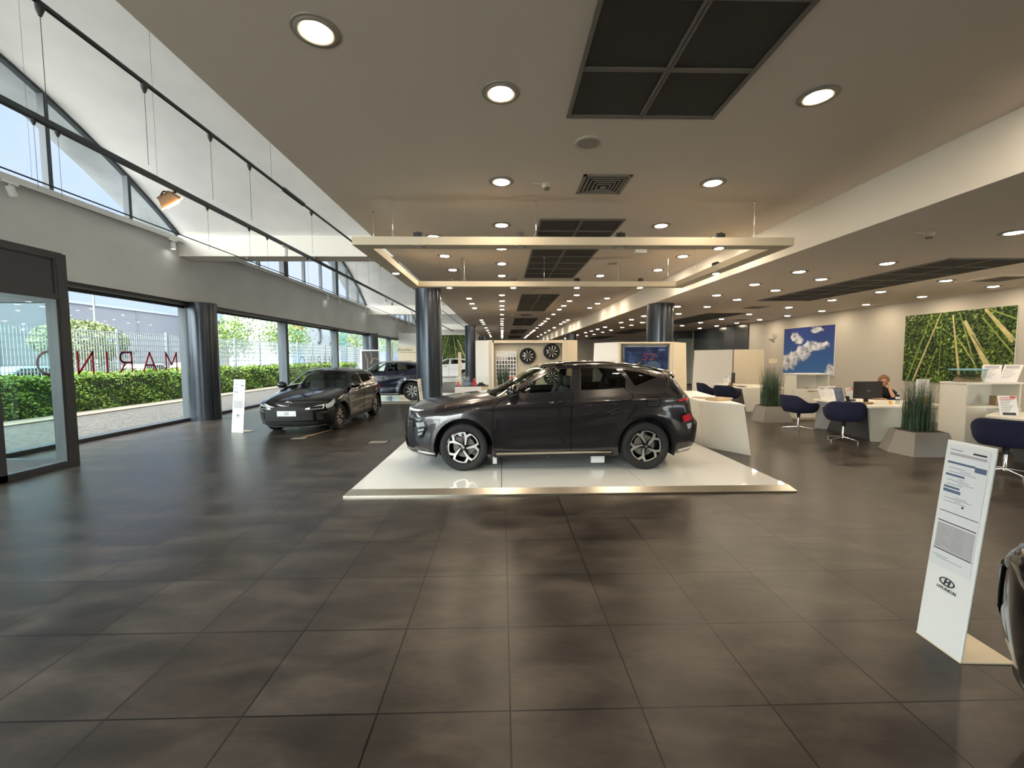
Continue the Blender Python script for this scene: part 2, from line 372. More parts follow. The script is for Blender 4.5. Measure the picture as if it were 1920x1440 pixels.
def text(s, size, T, mat, name='lettering', parent=None, ext=0.001, align='CENTER', shear=0, space=1.0):
    cu = bpy.data.curves.new('t', 'FONT'); cu.body = s; cu.size = size; cu.extrude = ext; cu.align_x = align; cu.align_y = 'CENTER'; cu.shear = shear; cu.space_character = space
    cu.resolution_u = 2
    o = bpy.data.objects.new('t', cu); COL.objects.link(o)
    dg = bpy.context.evaluated_depsgraph_get(); me = bpy.data.meshes.new_from_object(o.evaluated_get(dg))
    bpy.data.objects.remove(o); me.transform(T); me.materials.clear(); me.materials.append(MATS[mat])
    r = bpy.data.objects.new(name, me); COL.objects.link(r)
    if parent: r.parent = parent
    return r
def strokes(mb, segs, w, mi=0, d=0.003):
    """flat bars in the local xy plane: segs = polylines"""
    for pl in segs:
        for (a, b2) in zip(pl[:-1], pl[1:]):
            a = Vector((*a, 0)); b2 = Vector((*b2, 0)); t2 = (b2 - a)
            if t2.length < 1e-6: continue
            t2.normalize(); n = Vector((-t2.y, t2.x, 0)) * w / 2; a2 = a - t2 * w * 0.35; b3 = b2 + t2 * w * 0.35; z = Vector((0, 0, d))
            mb.add([a2 - n, b3 - n, b3 + n, a2 + n, a2 - n + z, b3 - n + z, b3 + n + z, a2 + n + z], [(0, 3, 2, 1), (4, 5, 6, 7), (0, 1, 5, 4), (1, 2, 6, 5), (2, 3, 7, 6), (3, 0, 4, 7)], mi)
ORD = ['first', 'second', 'third', 'fourth', 'fifth', 'sixth', 'seventh', 'eighth', 'ninth', 'tenth', 'eleventh', 'twelfth', 'thirteenth', 'fourteenth', 'fifteenth', 'sixteenth', 'seventeenth', 'eighteenth', 'nineteenth', 'twentieth', 'twenty-first', 'twenty-second', 'twenty-third', 'twenty-fourth', 'twenty-fifth', 'twenty-sixth']

# ------------------------------------------------------------------ the building
XW, XL, XB, XR = -8.5, -2.13, 4.17, 11.2      # left band, main ceiling edge, beam face, right wall
ZM, ZR, YB, YF = 3.72, 3.20, -3.65, 50.0
def struct(name, mb, mats, **k): return tag(mb.build(name, mats, **k), kind='structure')
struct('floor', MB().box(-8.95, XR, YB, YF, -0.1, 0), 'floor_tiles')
struct('ceiling', MB().box(XL, XB, YB, YF, ZM, ZM + 0.15), 'plaster_ceiling')
struct('ceiling', MB().box(XB + 0.02, XR, YB, YF, ZR, ZR + 0.15), 'plaster_ceiling')
struct('wall_beam', MB().box(XB, XB + 0.02, YB, YF, ZR - 0.0, ZM), 'plaster_beam')
struct('wall_right', MB().box(XR, XR + 0.2, YB, YF, 0, ZR + 0.15), 'wall_cream')
struct('wall_back', MB().box(-9.2, XR + 0.2, YF, YF + 0.2, 0, 7.8), 'wall_cream')
mb = MB(); mb.box(XB, XR + 0.2, YB - 0.2, YB, ZR - 0.1, ZM + 0.3); mb.box(XL, XB, YB - 0.2, YB, ZM - 0.05, 8); mb.box(-9.4, XL, YB - 0.2, YB, 4.6, 5.0); mb.box(-2.2, 7.6, YB - 0.2, YB, 0, 3.75); struct('wall_behind', mb, 'wall_cream')
w = thing('window_60', kind='structure'); mb = MB()  # glazing behind the camera, added to bring more daylight in
for x in (-8.9, -6.3, -4.2, -2.1, 0.0, 2.1, 4.2, 6.4, 8.8, 11.15): mb.box(x - 0.05, x + 0.05, YB - 0.12, YB, 0, 4.6 if x < -2.0 else (3.7 if x < 4.3 else 3.15))
mb.box(-8.95, XR, YB - 0.12, YB, 0, 0.08); mb.build('window_frame', 'frame_grey', w)
MB().box(-8.95, XR, YB - 0.07, YB - 0.06, 0.06, 4.6).build('glass', 'glass_window', w)
struct('wall_back', MB().box(5.0, XR, 37.0, 37.2, 0, ZR), 'wall_cream')
struct('wall_fascia_added', MB().box(XL, XL + 0.05, YB, YF, ZM + 0.15, 7.9), 'plaster_beam')  # unseen wall added above the ceiling edge to close off light
SPAN = 15.6; V0 = -3.65; ZS, HV = 4.88, 2.64
def vault_z(y):
    k = math.floor((y - V0) / SPAN); q = (y - (V0 + (k + 0.5) * SPAN)) / (SPAN / 2)
    return ZS + HV * (1 - q * q)
for k in range(0, 4):
    y0, y1 = max(V0 + k * SPAN, YB), min(V0 + (k + 1) * SPAN, YF)
    ys = [y0 + (y1 - y0) * i / 40 for i in range(41)]
    e = 1e-4
    zz = [vault_z(min(max(y, y0 + e), y1 - e)) for y in ys]
    mb = MB()
    mb.grid([[(XL + 0.06, y, z), (-8.62, y, z)] for y, z in zip(ys, zz)]); mb.grid([[(XL + 0.06, y, z + 0.2), (-8.62, y, z + 0.2)] for y, z in zip(ys, zz)], flip=True)
    struct('ceiling', mb, 'plaster_vault', smooth=40)
    mb = MB()
    mb.grid([[(-8.62, y, z - 0.02), (-9.4, y, z - 0.02)] for y, z in zip(ys, zz)]); mb.grid([[(-8.62, y, z + 0.22), (-9.4, y, z + 0.22)] for y, z in zip(ys, zz)], flip=True)
    mb.grid([[(-9.4, y, z - 0.02), (-9.4, y, z + 0.22)] for y, z in zip(ys, zz)])
    struct('roof', mb, 'concrete', smooth=40)
    # clerestory window under the vault
    w = thing('window_%d' % (k + 11), kind='structure')
    mb = MB()
    P = [[(-8.62, y, z - 0.07), (-8.62, y, z)] for y, z in zip(ys, zz)]; Q = [[(-8.52, y, z - 0.07), (-8.62, y, z - 0.07)] for y, z in zip(ys, zz)]
    mb.grid([[(-8.52, y, z - 0.07), (-8.52, y, z + 0.01)] for y, z in zip(ys, zz)]); mb.grid(Q); mb.grid(P)
    ms = [(yy, 0.045) for yy in (1.55, 3.05, 4.75, 6.35, 8.75, 10.3)] + [(7.0, 0.0)]
    n = 9
    for i in range(1, n):
        y = V0 + k * SPAN + SPAN * i / n + (0.0)
        if not (y0 < y < y1): continue
        wd = 0.17 if i in (3, 6) else 0.04
        mb.box(-8.62, -8.50 if wd < 0.1 else -8.44, y - wd, y + wd if wd > 0.1 else y + wd, 4.85, vault_z(y) - 0.03)
    mb.build('window_frame', 'frame_grey', w)
    mb = MB(); mb.grid([[(-8.57, y, 4.87), (-8.57, y, max(z - 0.03, 4.88))] for y, z in zip(ys, zz)]); mb.build('glass', 'glass_window', w)
for k in range(1, 4):
    yc = V0 + k * SPAN
    struct('trim_%d' % k, MB().box(XW, XL, yc - 0.32, yc + 0.3, 4.41, 4.95), 'plaster_beam')
# left band with ledge and recessed window head
mb = MB(); mb.box(-8.98, XW, YB, YF, 3.36, 4.87); mb.box(-8.98, XW + 0.10, YB, YF, 4.80, 4.88); mb.box(-8.98, -8.42, YB, YF, 3.24, 3.36)
struct('wall_left', mb, 'render_band')
struct('trim_9', MB().box(-8.98, -8.46, YB, YF, 3.16, 3.24), 'frame_dark')
struct('baseboard_left', MB().box(-8.92, -8.62, YB, YF, 0, 0.085), 'frame_dark')
# round columns
def column(name, x, y, z, r, label, kind='structure'):
    mb = MB(); mb.lathe([(r, 0), (r, z)], 48, (x, y, 0)); mb.lathe([(r + 0.012, z - 0.03), (r + 0.012, z)], 48, (x, y, 0))
    for a in (0.9, 2.9, 4.6, 5.9):   # panel joints of the metal cladding
        mb.box(x + r * math.cos(a) - 0.004, x + r * math.cos(a) + 0.004, y + r * math.sin(a) - 0.004, y + r * math.sin(a) + 0.004, 0, z)
    o = mb.build(name, 'column_metal', smooth=40); tag(o, label, 'column', 'round dark metal columns', 'structure')
    return o
for i, y in enumerate((12.0, 27.6, 43.2)):
    column('column', -2.04, y, ZM, 0.355, 'round dark metal clad column at the main ceiling edge, %s from the camera' % ORD[i])
    column('column', -8.36, y + 0.15, 3.24, 0.37, 'round dark metal clad column in the window wall, %s from the camera' % ORD[i])
    column('column', 4.48, y + 0.1, ZR, 0.36, 'round dark metal clad column under the right beam, %s from the camera' % ORD[i])
# shop windows
edges = [-3.6, 1.8, 7.1, 12.15, 17.35, 22.6, 27.75, 33.2, 38.2, 43.35, 50.0]
for i, (a, b2) in enumerate(zip(edges[:-1], edges[1:])):
    w = thing('window_%d' % (i + 30), kind='structure')
    mb = MB(); mb.box(-8.80, -8.74, a, b2, 0.0, 0.06); mb.box(-8.80, -8.74, a, b2, 3.10, 3.17)
    mb.box(-8.92, -8.60, b2 - 0.10, b2 + 0.10, 0, 3.17); mb.box(-8.80, -8.74, a + 0.1, a + 0.16, 0, 3.17); mb.build('window_frame', ['frame_grey'], w)
    MB().box(-8.775, -8.765, a + 0.1, b2 - 0.1, 0.05, 3.12).build('glass', 'glass_window', w)
# window lettering, read from outside
def outline(ch):
    O = [(0.5 + 0.5 * math.cos(a), 0.5 + 0.5 * math.sin(a)) for a in [2 * PI * i / 32 for i in range(33)]]
    R = [[(0, 0), (0, 1), (0.42, 1)] + [(0.42 + 0.26 * math.sin(a), 0.74 + 0.26 * math.cos(a)) for a in [PI * i / 10 for i in range(11)]] + [(0, 0.48)], [(0.38, 0.48), (0.68, 0)]]
    return {'M': ([[(0, 0), (0, 1), (0.4, 0.3), (0.8, 1), (0.8, 0)]], 0.8), 'A': ([[(0, 0), (0.42, 1), (0.84, 0)], [(0.14, 0.32), (0.70, 0.32)]], 0.84),
            'R': (R, 0.68), 'I': ([[(0, 0), (0, 1)]], 0.0), 'N': ([[(0, 0), (0, 1), (0.72, 0), (0.72, 1)]], 0.72), 'O': ([O], 1.0)}[ch]
def window_word(y_start, width, z0, h, mat, w, label):
    T = frame((-8.76, y_start, z0), (0, -1, 0), (0, 0, 1))
    chars = 'MARINO'; adv = sum(outline(c2)[1] for c2 in chars); gap = (width / h - adv) / 5
    x = 0; t2 = thing('window_lettering', label, 'lettering', (-8.76, y_start - width / 2, z0)); inv = Matrix.Translation((8.76, -(y_start - width / 2), -z0))
    for c2 in chars:
        segs, a = outline(c2); mb = MB(inv @ T)
        strokes(mb, [[((x + p[0]) * h, p[1] * h) for p in pl] for pl in segs], w); x += a + gap
        mb.build('letter', mat, t2)
    return t2
window_word(11.70, 3.45, 1.42, 0.45, 'red_vinyl', 0.045, 'dark red mirror-reading window lettering above the hedge, nearest the entrance')
window_word(22.2, 3.5, 1.30, 0.46, 'grey_vinyl', 0.035, 'thin dark mirror-reading window lettering behind the black hatchback roof')
window_word(38.0, 3.4, 1.30, 0.46, 'grey_vinyl', 0.035, 'thin dark mirror-reading window lettering above the navy car, farthest along the windows')
o = text('AUTOMOBILI DAL 1953', 0.235, frame((-8.76, 9.98, 1.16), (0, -1, 0), (0, 0, 1)), 'ink', 'window_lettering', space=1.12); tag(o, 'small dark mirror-reading line of window lettering under the red word', 'lettering')
# projecting glazed entrance lobby
d1 = thing('door_1', kind='structure')
X1, Y1, Y0 = -6.98, 7.05, 6.12
mb = MB()
mb.box(X1 - 0.15, X1 + 0.02, Y1 - 0.16, Y1 + 0.02, 0, 3.36)                                    # corner post
mb.box(X1 - 0.12, X1, -3.3, Y1 - 0.16, 2.70, 3.36); mb.box(X1 - 0.12, X1, -3.3, Y1 - 0.16, 0, 0.10)
for y in (Y0 - 0.09, 3.9, 1.8, -0.4, -3.3): mb.box(X1 - 0.10, X1, y - 0.05, y + 0.05, 0, 2.72)
mb.box(-8.7, X1 - 0.1, Y1 - 0.12, Y1, 2.62, 3.36); mb.box(-8.7, X1 - 0.1, Y1 - 0.12, Y1, 0, 0.12)
mb.box(-8.7, X1, -3.46, -3.3, 0, 3.36)
mb.build('door_frame', 'frame_dark', d1)
mb = MB(); mb.box(X1 - 0.02, X1 + 0.035, -3.3, Y1 - 0.13, 3.28, 3.38); mb.box(X1 - 0.02, X1 + 0.035, -3.3, Y1 - 0.13, 2.66, 2.74); mb.box(X1 - 0.02, X1 + 0.03, Y1 - 0.12, Y1 + 0.03, 0, 3.38); mb.build('door_trim', 'frame_dark', d1)
MB().box(-8.7, X1, -3.3, Y1, 3.36, 3.40).build('lobby_roof', 'frame_dark', d1)
MB().box(X1 - 0.07, X1 - 0.06, -3.3, Y1 - 0.14, 0.1, 2.7).build('glass', 'glass_door', d1)
MB().box(-8.7, X1 - 0.12, Y1 - 0.07, Y1 - 0.06, 0.12, 2.62).build('glass', 'glass_door', d1)
# right wall features
mb = MB()
for i in range(5):
    mb.box(XR - 0.06, XR - 0.002, 19.2 + i * 1.1, 19.2 + i * 1.1 + 1.09, 0, ZR - 0.02)
tag(mb.build('wall_right_cladding', 'dark_panel'), kind='structure')
d2 = thing('door_2', kind='structure')
mb = MB(); mb.box(9.2, XR, 25.0, 25.06, 2.75, ZR); mb.box(9.2, 9.28, 25.0, 25.06, 0, 2.75); mb.box(10.2, 10.26, 25, 25.06, 0, 2.75); mb.box(9.2, XR, 25.0, 25.06, 0, 0.08); mb.build('door_frame', 'frame_dark', d2)
MB().box(9.25, XR - 0.05, 25.02, 25.035, 0.08, 2.75).build('glass', 'glass_door', d2)
MB().box(9.5, 9.95, 24.99, 25.0, 2.05, 2.30).build('door_notice', 'paper', d2)

# ------------------------------------------------------------------ ceiling fittings
dl = thing('downlight', 'x', 'ceiling light')
mb = MB(); mb.lathe([(0.085, 0.0), (0.088, -0.010), (0.105, -0.014), (0.122, -0.012), (0.126, -0.006), (0.142, -0.006), (0.146, 0.0)], 32); mb.build('trim_ring', 'lamp_ring', dl, smooth=50)
mb = MB(); mb.lathe([(0.086, -0.006), (0.080, -0.013), (0.058, -0.018), (0.03, -0.020), (0.0, -0.021)], 16, cap=False); mb.build('lens', 'lens_on', dl)
used = False
def downlight(x, y, z, label, group):
    global used
    if not used:
        used = True; dl.location = (x, y, z); tag(dl, label, None, group); return dl
    return dup(dl, (x, y, z), 0, label, group)
Yin = [3.34, 4.97, 6.57, 7.95, 9.25, 10.6, 12.15, 13.92, 15.4, 16.85, 18.2, 20.3, 22.6, 24.1, 25.7, 27.2, 29.8, 32.3, 33.9, 35.5, 37.1, 39.6, 41.5, 43.5, 46]
Yout = [2.75, 7.2, 8.55, 9.9, 14.7, 16.15, 17.6, 23.4, 24.8, 26.3, 29.6, 32.9, 35.9, 39.5, 43.0]
for x, ys, nm in ((-1.12, Yout, 'row beside the left vault'), (0.0, Yin, 'long row left of the grids'), (2.42, Yin, 'long row right of the grids'), (3.6, Yout, 'row beside the white beam')):
    for i, y in enumerate(ys):
        if x > 2 and x < 3 and y in (7.95, 9.25): continue
        downlight(x, y, ZM, 'round recessed ceiling lamp, %s from the camera, %s' % (ORD[i], nm), 'downlights in the ' + nm)
YR1 = [2.6, 7.43, 8.75, 10.3, 12.6, 15.6, 17.1, 18.6, 21.5, 23.2, 24.8, 26.5, 29.5, 32, 35]
YR2 = [5.06, 6.75, 8.15, 9.53, 11.1, 12.72, 14.8, 16.6, 18.6, 20.2, 21.8, 24, 26, 28.5, 31]
YR3 = [5.2, 6.85, 8.3, 9.75, 11.2, 12.9, 15.0, 16.9, 18.7, 20.6, 22.4]
YR4 = [6.9, 9.0, 10.55, 12.2, 13.9, 15.6, 17.3, 19.0, 20.8, 22.6]
for x, ys, nm in ((5.18, YR1, 'first row right of the beam'), (6.12, YR2, 'second row right of the beam'), (8.72, YR3, 'row beyond the right grids'), (10.5, YR4, 'row along the right wall')):
    for i, y in enumerate(ys):
        downlight(x, y, ZR, 'round recessed ceiling lamp, %s from the camera, %s' % (ORD[i], nm), 'downlights in the ' + nm)

def panel(x0, x1, y0, y1, z, label, mats=('vent_dark', 'vent_grid')):
    t2 = thing('ceiling_grid', label, 'ceiling panel', ((x0 + x1) / 2, (y0 + y1) / 2, z), 0, 'dark ceiling grid panels')
    w, h = (x1 - x0) / 2, (y1 - y0) / 2
    MB().box(-w, w, -h, h, -0.004, 0.0).build('backing', mats[0], t2)
    mb = MB(); nn = max(1, round(2 * h / 0.6))
    for a, b2 in ((-w, -w + 0.03), (-0.022, -0.004), (0.004, 0.022), (w - 0.03, w)): mb.box(a, b2, -h, h, -0.016, -0.004)
    for i in range(nn + 1):
        y = -h + 2 * h * i / nn; y = min(max(y, -h + 0.02), h - 0.02)
        mb.box(-w, w, y - 0.018, y - 0.003, -0.015, -0.004); mb.box(-w, w, y + 0.003, y + 0.018, -0.015, -0.004)
    mb.build('grid_bars', mats[1], t2)
for a in [(0.54, 1.77, 0.65, 3.65, ZM, 'large dark four-cell ceiling panel above the foreground'), (0.55, 1.80, 6.27, 10.88, ZM, 'long dark ceiling panel above the hanging light frame'),
          (0.62, 1.86, 13.75, 18.8, ZM, 'dark ceiling panel, third from the camera in the main ceiling'), (0.65, 1.9, 22.3, 27.6, ZM, 'dark ceiling panel, fourth from the camera in the main ceiling'),
          (0.65, 1.9, 31.5, 37.4, ZM, 'dark ceiling panel, fifth from the camera in the main ceiling'), (0.65, 1.9, 41, 47, ZM, 'dark ceiling panel at the far end of the main ceiling'),
          (6.78, 8.2, 6.4, 11.3, ZR, 'long dark ceiling panel above the desks, nearest in the right ceiling'), (7.05, 8.4, 14.6, 19.5, ZR, 'dark ceiling panel, second from the camera in the right ceiling'),
          (7.05, 8.4, 23, 28, ZR, 'dark ceiling panel, third from the camera in the right ceiling'), (7.05, 8.4, 31.5, 36.5, ZR, 'dark ceiling panel, farthest in the right ceiling')]:
    panel(*a)
def grille(x, y, z, s, label):
    t2 = thing('air_grille', label, 'air vent', (x, y, z), 0, 'square ceiling air vents')
    MB().box(-s * 0.86, s * 0.86, -s * 0.86, s * 0.86, -0.004, 0).build('backing', 'black', t2)
    mb = MB()
    for i, k in enumerate((1.0, 0.78, 0.62, 0.46, 0.30, 0.12)):
        a = s * k; w = s * (0.14 if i == 0 else 0.055); z1 = -0.006 - 0.006 * i
        if i == 5: mb.box(-a, a, -a, a, z1 - 0.006, z1); continue
        for (p, q, r2, v) in ((-a, a, -a, -a + w), (-a, a, a - w, a), (-a, -a + w, -a, a), (a - w, a, -a, a)): mb.box(p, q, r2, v, z1 - 0.006, -0.004 if i == 0 else z1)
    mb.build('louvre', 'grille', t2)
grille(1.17, 5.03, ZM, 0.27, 'square stepped air vent in front of the hanging light frame')
for (x, y, z, l) in ((1.15, 12.3, ZM, 'square air vent just behind the hanging light frame'), (1.15, 20.5, ZM, 'square air vent behind the third dark ceiling panel'), (1.15, 29.6, ZM, 'square air vent behind the fourth dark ceiling panel'), (1.15, 39.2, ZM, 'square air vent nearest the far end'), (7.7, 12.9, ZR, 'square air vent between the right ceiling panels')):
    grille(x, y, z, 0.27, l)
# cassette air conditioner
for (x, y, l) in ((9.55, 8.05, 'white cassette air conditioner in the ceiling before the bamboo print'), (9.7, 17.2, 'white cassette air conditioner in the ceiling near the dark wall')):
    t2 = thing('air_conditioner', l, 'air conditioner', (x, y, ZR))
    mb = MB(); mb.box(-0.48, 0.48, -0.42, 0.42, -0.02, -0.001); mb.build('panel', 'plaster_ceiling', t2, bevel=0.008)
    mb = MB()
    for i in range(8): mb.box(-0.28 + i * 0.07, -0.25 + i * 0.07, -0.26, 0.26, -0.026, -0.02)
    mb.build('grille', 'vent_grid', t2)
for (x, y, z, l) in ((0.52, 5.03, ZM, 'small cream smoke detector left of the near air vent'), (5.12, 5.1, ZR, 'small cream smoke detector in the right ceiling'), (0.5, 20.6, ZM, 'tiny smoke detector far down the main ceiling')):
    t2 = thing('smoke_detector', l, 'smoke detector', (x, y, z))
    mb = MB(); mb.lathe([(0.055, 0), (0.055, -0.03), (0.04, -0.045)], 20); mb.build('body', 'plastic_cream', t2, smooth=40)
    mb = MB(); mb.lathe([(0.035, -0.045), (0.035, -0.065), (0.0, -0.068)], 16); mb.build('sensor', 'detector_dark', t2)
    mb = MB(); mb.box(-0.17, -0.08, -0.015, 0.015, -0.012, 0); mb.build('terminal', 'plastic_cream', t2)
for (x, y, l) in ((0.81, 4.08, 'flat round ceiling loudspeaker beside the large foreground panel'), (2.36, 9.2, 'flat round ceiling loudspeaker inside the hanging light frame')):
    t2 = thing('ceiling_speaker', l, 'loudspeaker', (x, y, ZM))
    mb = MB(); mb.lathe([(0.13, 0), (0.128, -0.012), (0.108, -0.014), (0.105, -0.006), (0.0, -0.006)], 32); mb.build('rim', 'plastic_cream', t2, smooth=40)
    mb = MB(); mb.lathe([(0.10, -0.0055), (0.10, -0.011), (0.0, -0.013)], 32); mb.lathe([(0.008, -0.012), (0.006, -0.016), (0, -0.016)], 8); mb.build('mesh_cover', 'lamp_ring', t2)
tag(MB().box(2.36, 2.56, 7.6, 7.72, ZM - 0.16, ZM).build('emergency_lamp', 'white_metal'), 'small white box lamp hanging from the ceiling inside the light frame', 'emergency light')

# hanging light frame
lf = thing('light_frame', 'cream rectangular hanging light frame above the grey car', 'light frame', (0.95, 7.1, 3.13))
fx0, fx1, fy0, fy1 = -2.80, 2.75, -1.68, 1.68; bw = 0.2
mb = MB()
for a in ((fx0, fx1, fy0, fy0 + bw), (fx0, fx1, fy1 - bw, fy1), (fx0, fx0 + bw, fy0 + bw, fy1 - bw), (fx1 - bw, fx1, fy0 + bw, fy1 - bw)): mb.box(*a, 0, 0.10)
mb.build('bars', 'frame_bar', lf)
for i, (x, y) in enumerate([(-2.0, fy0 + 0.1), (-0.72, fy0 + 0.1), (0.56, fy0 + 0.1), (1.84, fy0 + 0.1), (-2.0, fy1 - 0.1), (-0.72, fy1 - 0.1), (0.56, fy1 - 0.1), (1.84, fy1 - 0.1), (fx0 + 0.1, 0.1), (fx1 - 0.1, 0.1)]):
    mb = MB(); mb.box(x - 0.055, x + 0.055, y - 0.04, y + 0.04, 0.10, 0.17); mb.box(x - 0.008, x + 0.008, y - 0.05, y + 0.05, 0.10, 0.18)
    s = mb.build('spotlight', 'black', lf)
    mb = MB(); mb.lathe([(0.085, 0), (0.085, -0.008), (0.06, -0.014)], 20, (x, y, 0)); mb.build('trim_ring', 'lamp_ring', s)
    mb = MB(); mb.lathe([(0.055, -0.013), (0.052, -0.018), (0, -0.018)], 16, (x, y, 0)); mb.build('lens', 'plastic_cream' if i in (0, 1, 2) else 'lens_spot', s)
for (x, y) in [(-2.33, fy0 + 0.14), (-0.51, fy0 + 0.14), (2.31, fy0 + 0.14), (fx0 + 0.1, -1.1), (fx1 - 0.1, -1.0), (fx1 - 0.1, 0.9), (-1.7, fy1 - 0.1), (-0.1, fy1 - 0.1), (1.4, fy1 - 0.1), (2.4, fy1 - 0.12)]:
    mb = MB(); mb.tube([(x, y, 0.10), (x, y, 0.59)], 0.0022, 5); mb.tube([(x, y, 0.22), (x, y, 0.29)], 0.006, 6); mb.tube([(x, y, 0.575), (x, y, 0.59)], 0.018, 8)
    mb.tube([(x - 0.035, y, 0.10), (x, y, 0.22), (x + 0.035, y, 0.10)], 0.002, 4); mb.build('suspension_wire', 'silver', lf)
mb = MB(); mb.tube([(-1.75, fy1 - 0.1, 0.1), (-1.77, fy1 - 0.1, 0.2), (-1.72, fy1 - 0.1, 0.35), (-1.76, fy1 - 0.1, 0.5), (-1.74, fy1 - 0.1, 0.59)], 0.006, 6); mb.build('power_cable', 'black', lf)

# tracks under the vault
ZT = 4.33
def track(x, r, z, mat, label, box=None, y0=YB, y1=44.0):
    t2 = thing('lighting_track', label, 'lighting track', (x, 0, z), 0, 'long tracks under the vaults')
    mb = MB()
    if box: mb.box(-box[0], box[0], y0, y1, -box[1], box[1])
    else: mb.tube([(0, y0, 0), (0, y1, 0)], r, 8)
    mb.build('rail', mat, t2)
    for k in range(1, 4):
        yc = V0 + k * SPAN
        for yy in (yc - 0.25, yc + 0.22): mb = MB(); mb.tube([(0, yy, 0), (0, yy, 4.41 - z)], 0.012, 6); mb.build('bracket', 'silver', t2)
    for yy in (1.0, 6.5, 15, 20.5, 24, 31, 36): mb = MB(); mb.tube([(0, yy, 0), (0, yy, vault_z(yy) - z + 0.01)], 0.0018, 4); mb.build('wire', 'frame_grey', t2)
    return t2
ta = track(-3.36, 0.021, ZT, 'black', 'black tubular track nearest the main ceiling edge')
tb = track(-5.0, 0, ZT, 'frame_grey', 'grey square lighting track along the middle of the vaults', (0.035, 0.03))
tcx = track(-6.78, 0.012, ZT, 'black', 'thin black cable track nearest the arched windows')
mb = MB()
mb.tube([(0, 6.85, 0), (0, 7.5, 0)], 0.036, 8); mb.build('connector', 'black', ta)
for (par, ys) in ((ta, (3.36, 4.27, 5.18, 5.95, 7.8, 11.0, 12.1)), (tb, (4.85, 5.10, 7.55, 8.75, 9.4, 11.3))):
    for y in ys:
        mb = MB(); mb.lathe([(0.028, -0.02), (0.026, -0.05), (0.010, -0.095), (0, -0.095)], 10, (0, y, 0)); mb.tube([(0, y, -0.09), (0, y, -0.75)], 0.0022, 4); mb.build('cable_cone', 'black', par)
# ledge track + spots
te = thing('lighting_track', 'grey lighting track fixed along the concrete band over the windows', 'lighting track', (-8.36, 0, 4.76)); MB().box(-0.02, 0.02, YB, 44, -0.02, 0.02).build('rail', 'render_band', te); MB().box(-0.012, 0.012, YB, 44, -0.024, -0.02).build('slot', 'black', te); MB().box(-0.05, -0.02, YB, 44, -0.015, 0.015).build('bracket', 'render_band', te)
def spot(x, y, z, tilt, on, label, rz=0.0):
    t2 = thing('track_spotlight', label, 'spotlight', (x, y, z), rz, 'white track spotlights')
    MB().box(-0.022, 0.022, -0.13, 0.13, -0.035, -0.0).build('adapter', 'white_metal', t2, bevel=0.004)
    mb = MB(); mb.tube([(0, 0, -0.035), (0, 0, -0.085)], 0.012, 8); mb.build('stem', 'white_metal', t2)
    T = Matrix.Translation((0, 0, -0.09)) @ Matrix.Rotation(tilt, 4, 'X')
    mb = MB(T); mb.lathe([(0, 0.02), (0.05, 0.018), (0.055, 0.0), (0.055, -0.15), (0.048, -0.15), (0.046, -0.13)], 20); h = mb.build('lamp_head', 'white_metal', t2, smooth=40)
    mb = MB(T); mb.lathe([(0.046, -0.14), (0.0, -0.139)], 20); mb.build('lens', 'lens_spot_white' if on else 'frame_grey', h)
for (y, tl, on, l) in [(7.65, 0.35, False, 'white cylinder spotlight over the entrance lobby, unlit'), (11.25, 0.05, True, 'white cylinder spotlight on the band before the first window column'), (20.9, 0.1, True, 'lit white spotlight on the band, third from the entrance'),
                       (22.4, 0.5, False, 'unlit tilted white spotlight on the band, fourth from the entrance'), (26.6, 0.1, True, 'lit white spotlight on the band before the second window column'), (29.0, 0.5, False, 'unlit tilted white spotlight on the band, sixth from the entrance'), (34.0, 0.1, True, 'warm lit spotlight on the band above the navy car'), (38.5, 0.5, False, 'farthest unlit white spotlight on the band')]:
    spot(-8.36, y, 4.74, tl, on, l)
for (y, tl, on, l) in [(10.15, 0.0, False, 'large white cylinder spotlight hanging from the middle track'), (18.6, 0.1, True, 'lit white spotlight on the middle track, nearer of the pair'), (19.6, 0.6, False, 'unlit tilted spotlight on the middle track, beside the lit one'), (23.8, 0.1, True, 'lit spotlight on the middle track just left of the big column'), (28.5, 0.1, True, 'lit spotlight on the middle track right of the big column, nearest'), (33.0, 0.1, True, 'lit spotlight on the middle track right of the big column, middle'), (38.0, 0.1, True, 'lit spotlight on the middle track, farthest away')]:
    spot(-5.0, y, ZT - 0.03, tl, on, l)
# warm flood lamp on the middle track
hl = thing('flood_lamp', 'glowing orange quartz flood lamp on a bracket under the vault', 'flood lamp', (-5.0, 6.75, ZT - 0.03))
mb = MB(); mb.tube([(0, 0.1, 0), (0, 0.1, -0.03), (-0.10, -0.02, -0.05), (-0.12, -0.05, -0.12)], 0.012, 6); mb.tube([(0, 0.1, 0), (0, 0.1, 0.0), (0.02, 0.05, -0.03), (-0.05, 0.0, -0.09)], 0.01, 6); mb.build('bracket', 'black', hl)
T = Matrix.Translation((-0.03, -0.02, -0.17)) @ Matrix.Rotation(math.radians(-28), 4, 'Y') @ Matrix.Rotation(math.radians(35), 4, 'X')
mb = MB(T); mb.prism([(-0.15, -0.05), (0.15, -0.05), (0.15, 0.05), (-0.15, 0.05)], -0.06, 0.07, 0, [(-0.10, -0.03), (0.10, -0.03), (0.10, 0.04), (-0.10, 0.04)])
for i in range(6): mb.box(-0.1 + i * 0.035, -0.095 + i * 0.035, -0.045, 0.045, 0.05, 0.09)
mb.build('housing', 'tan', hl)
mb = MB(T); mb.box(-0.155, 0.155, -0.07, 0.07, -0.075, -0.062); g = mb.build('reflector_glow', 'heater_glow', hl)
mb = MB(T); mb.tube([(-0.1, 0, -0.085), (0.1, 0, -0.085)], 0.012, 8); mb.build('glow_tube', 'heater_tube', g)

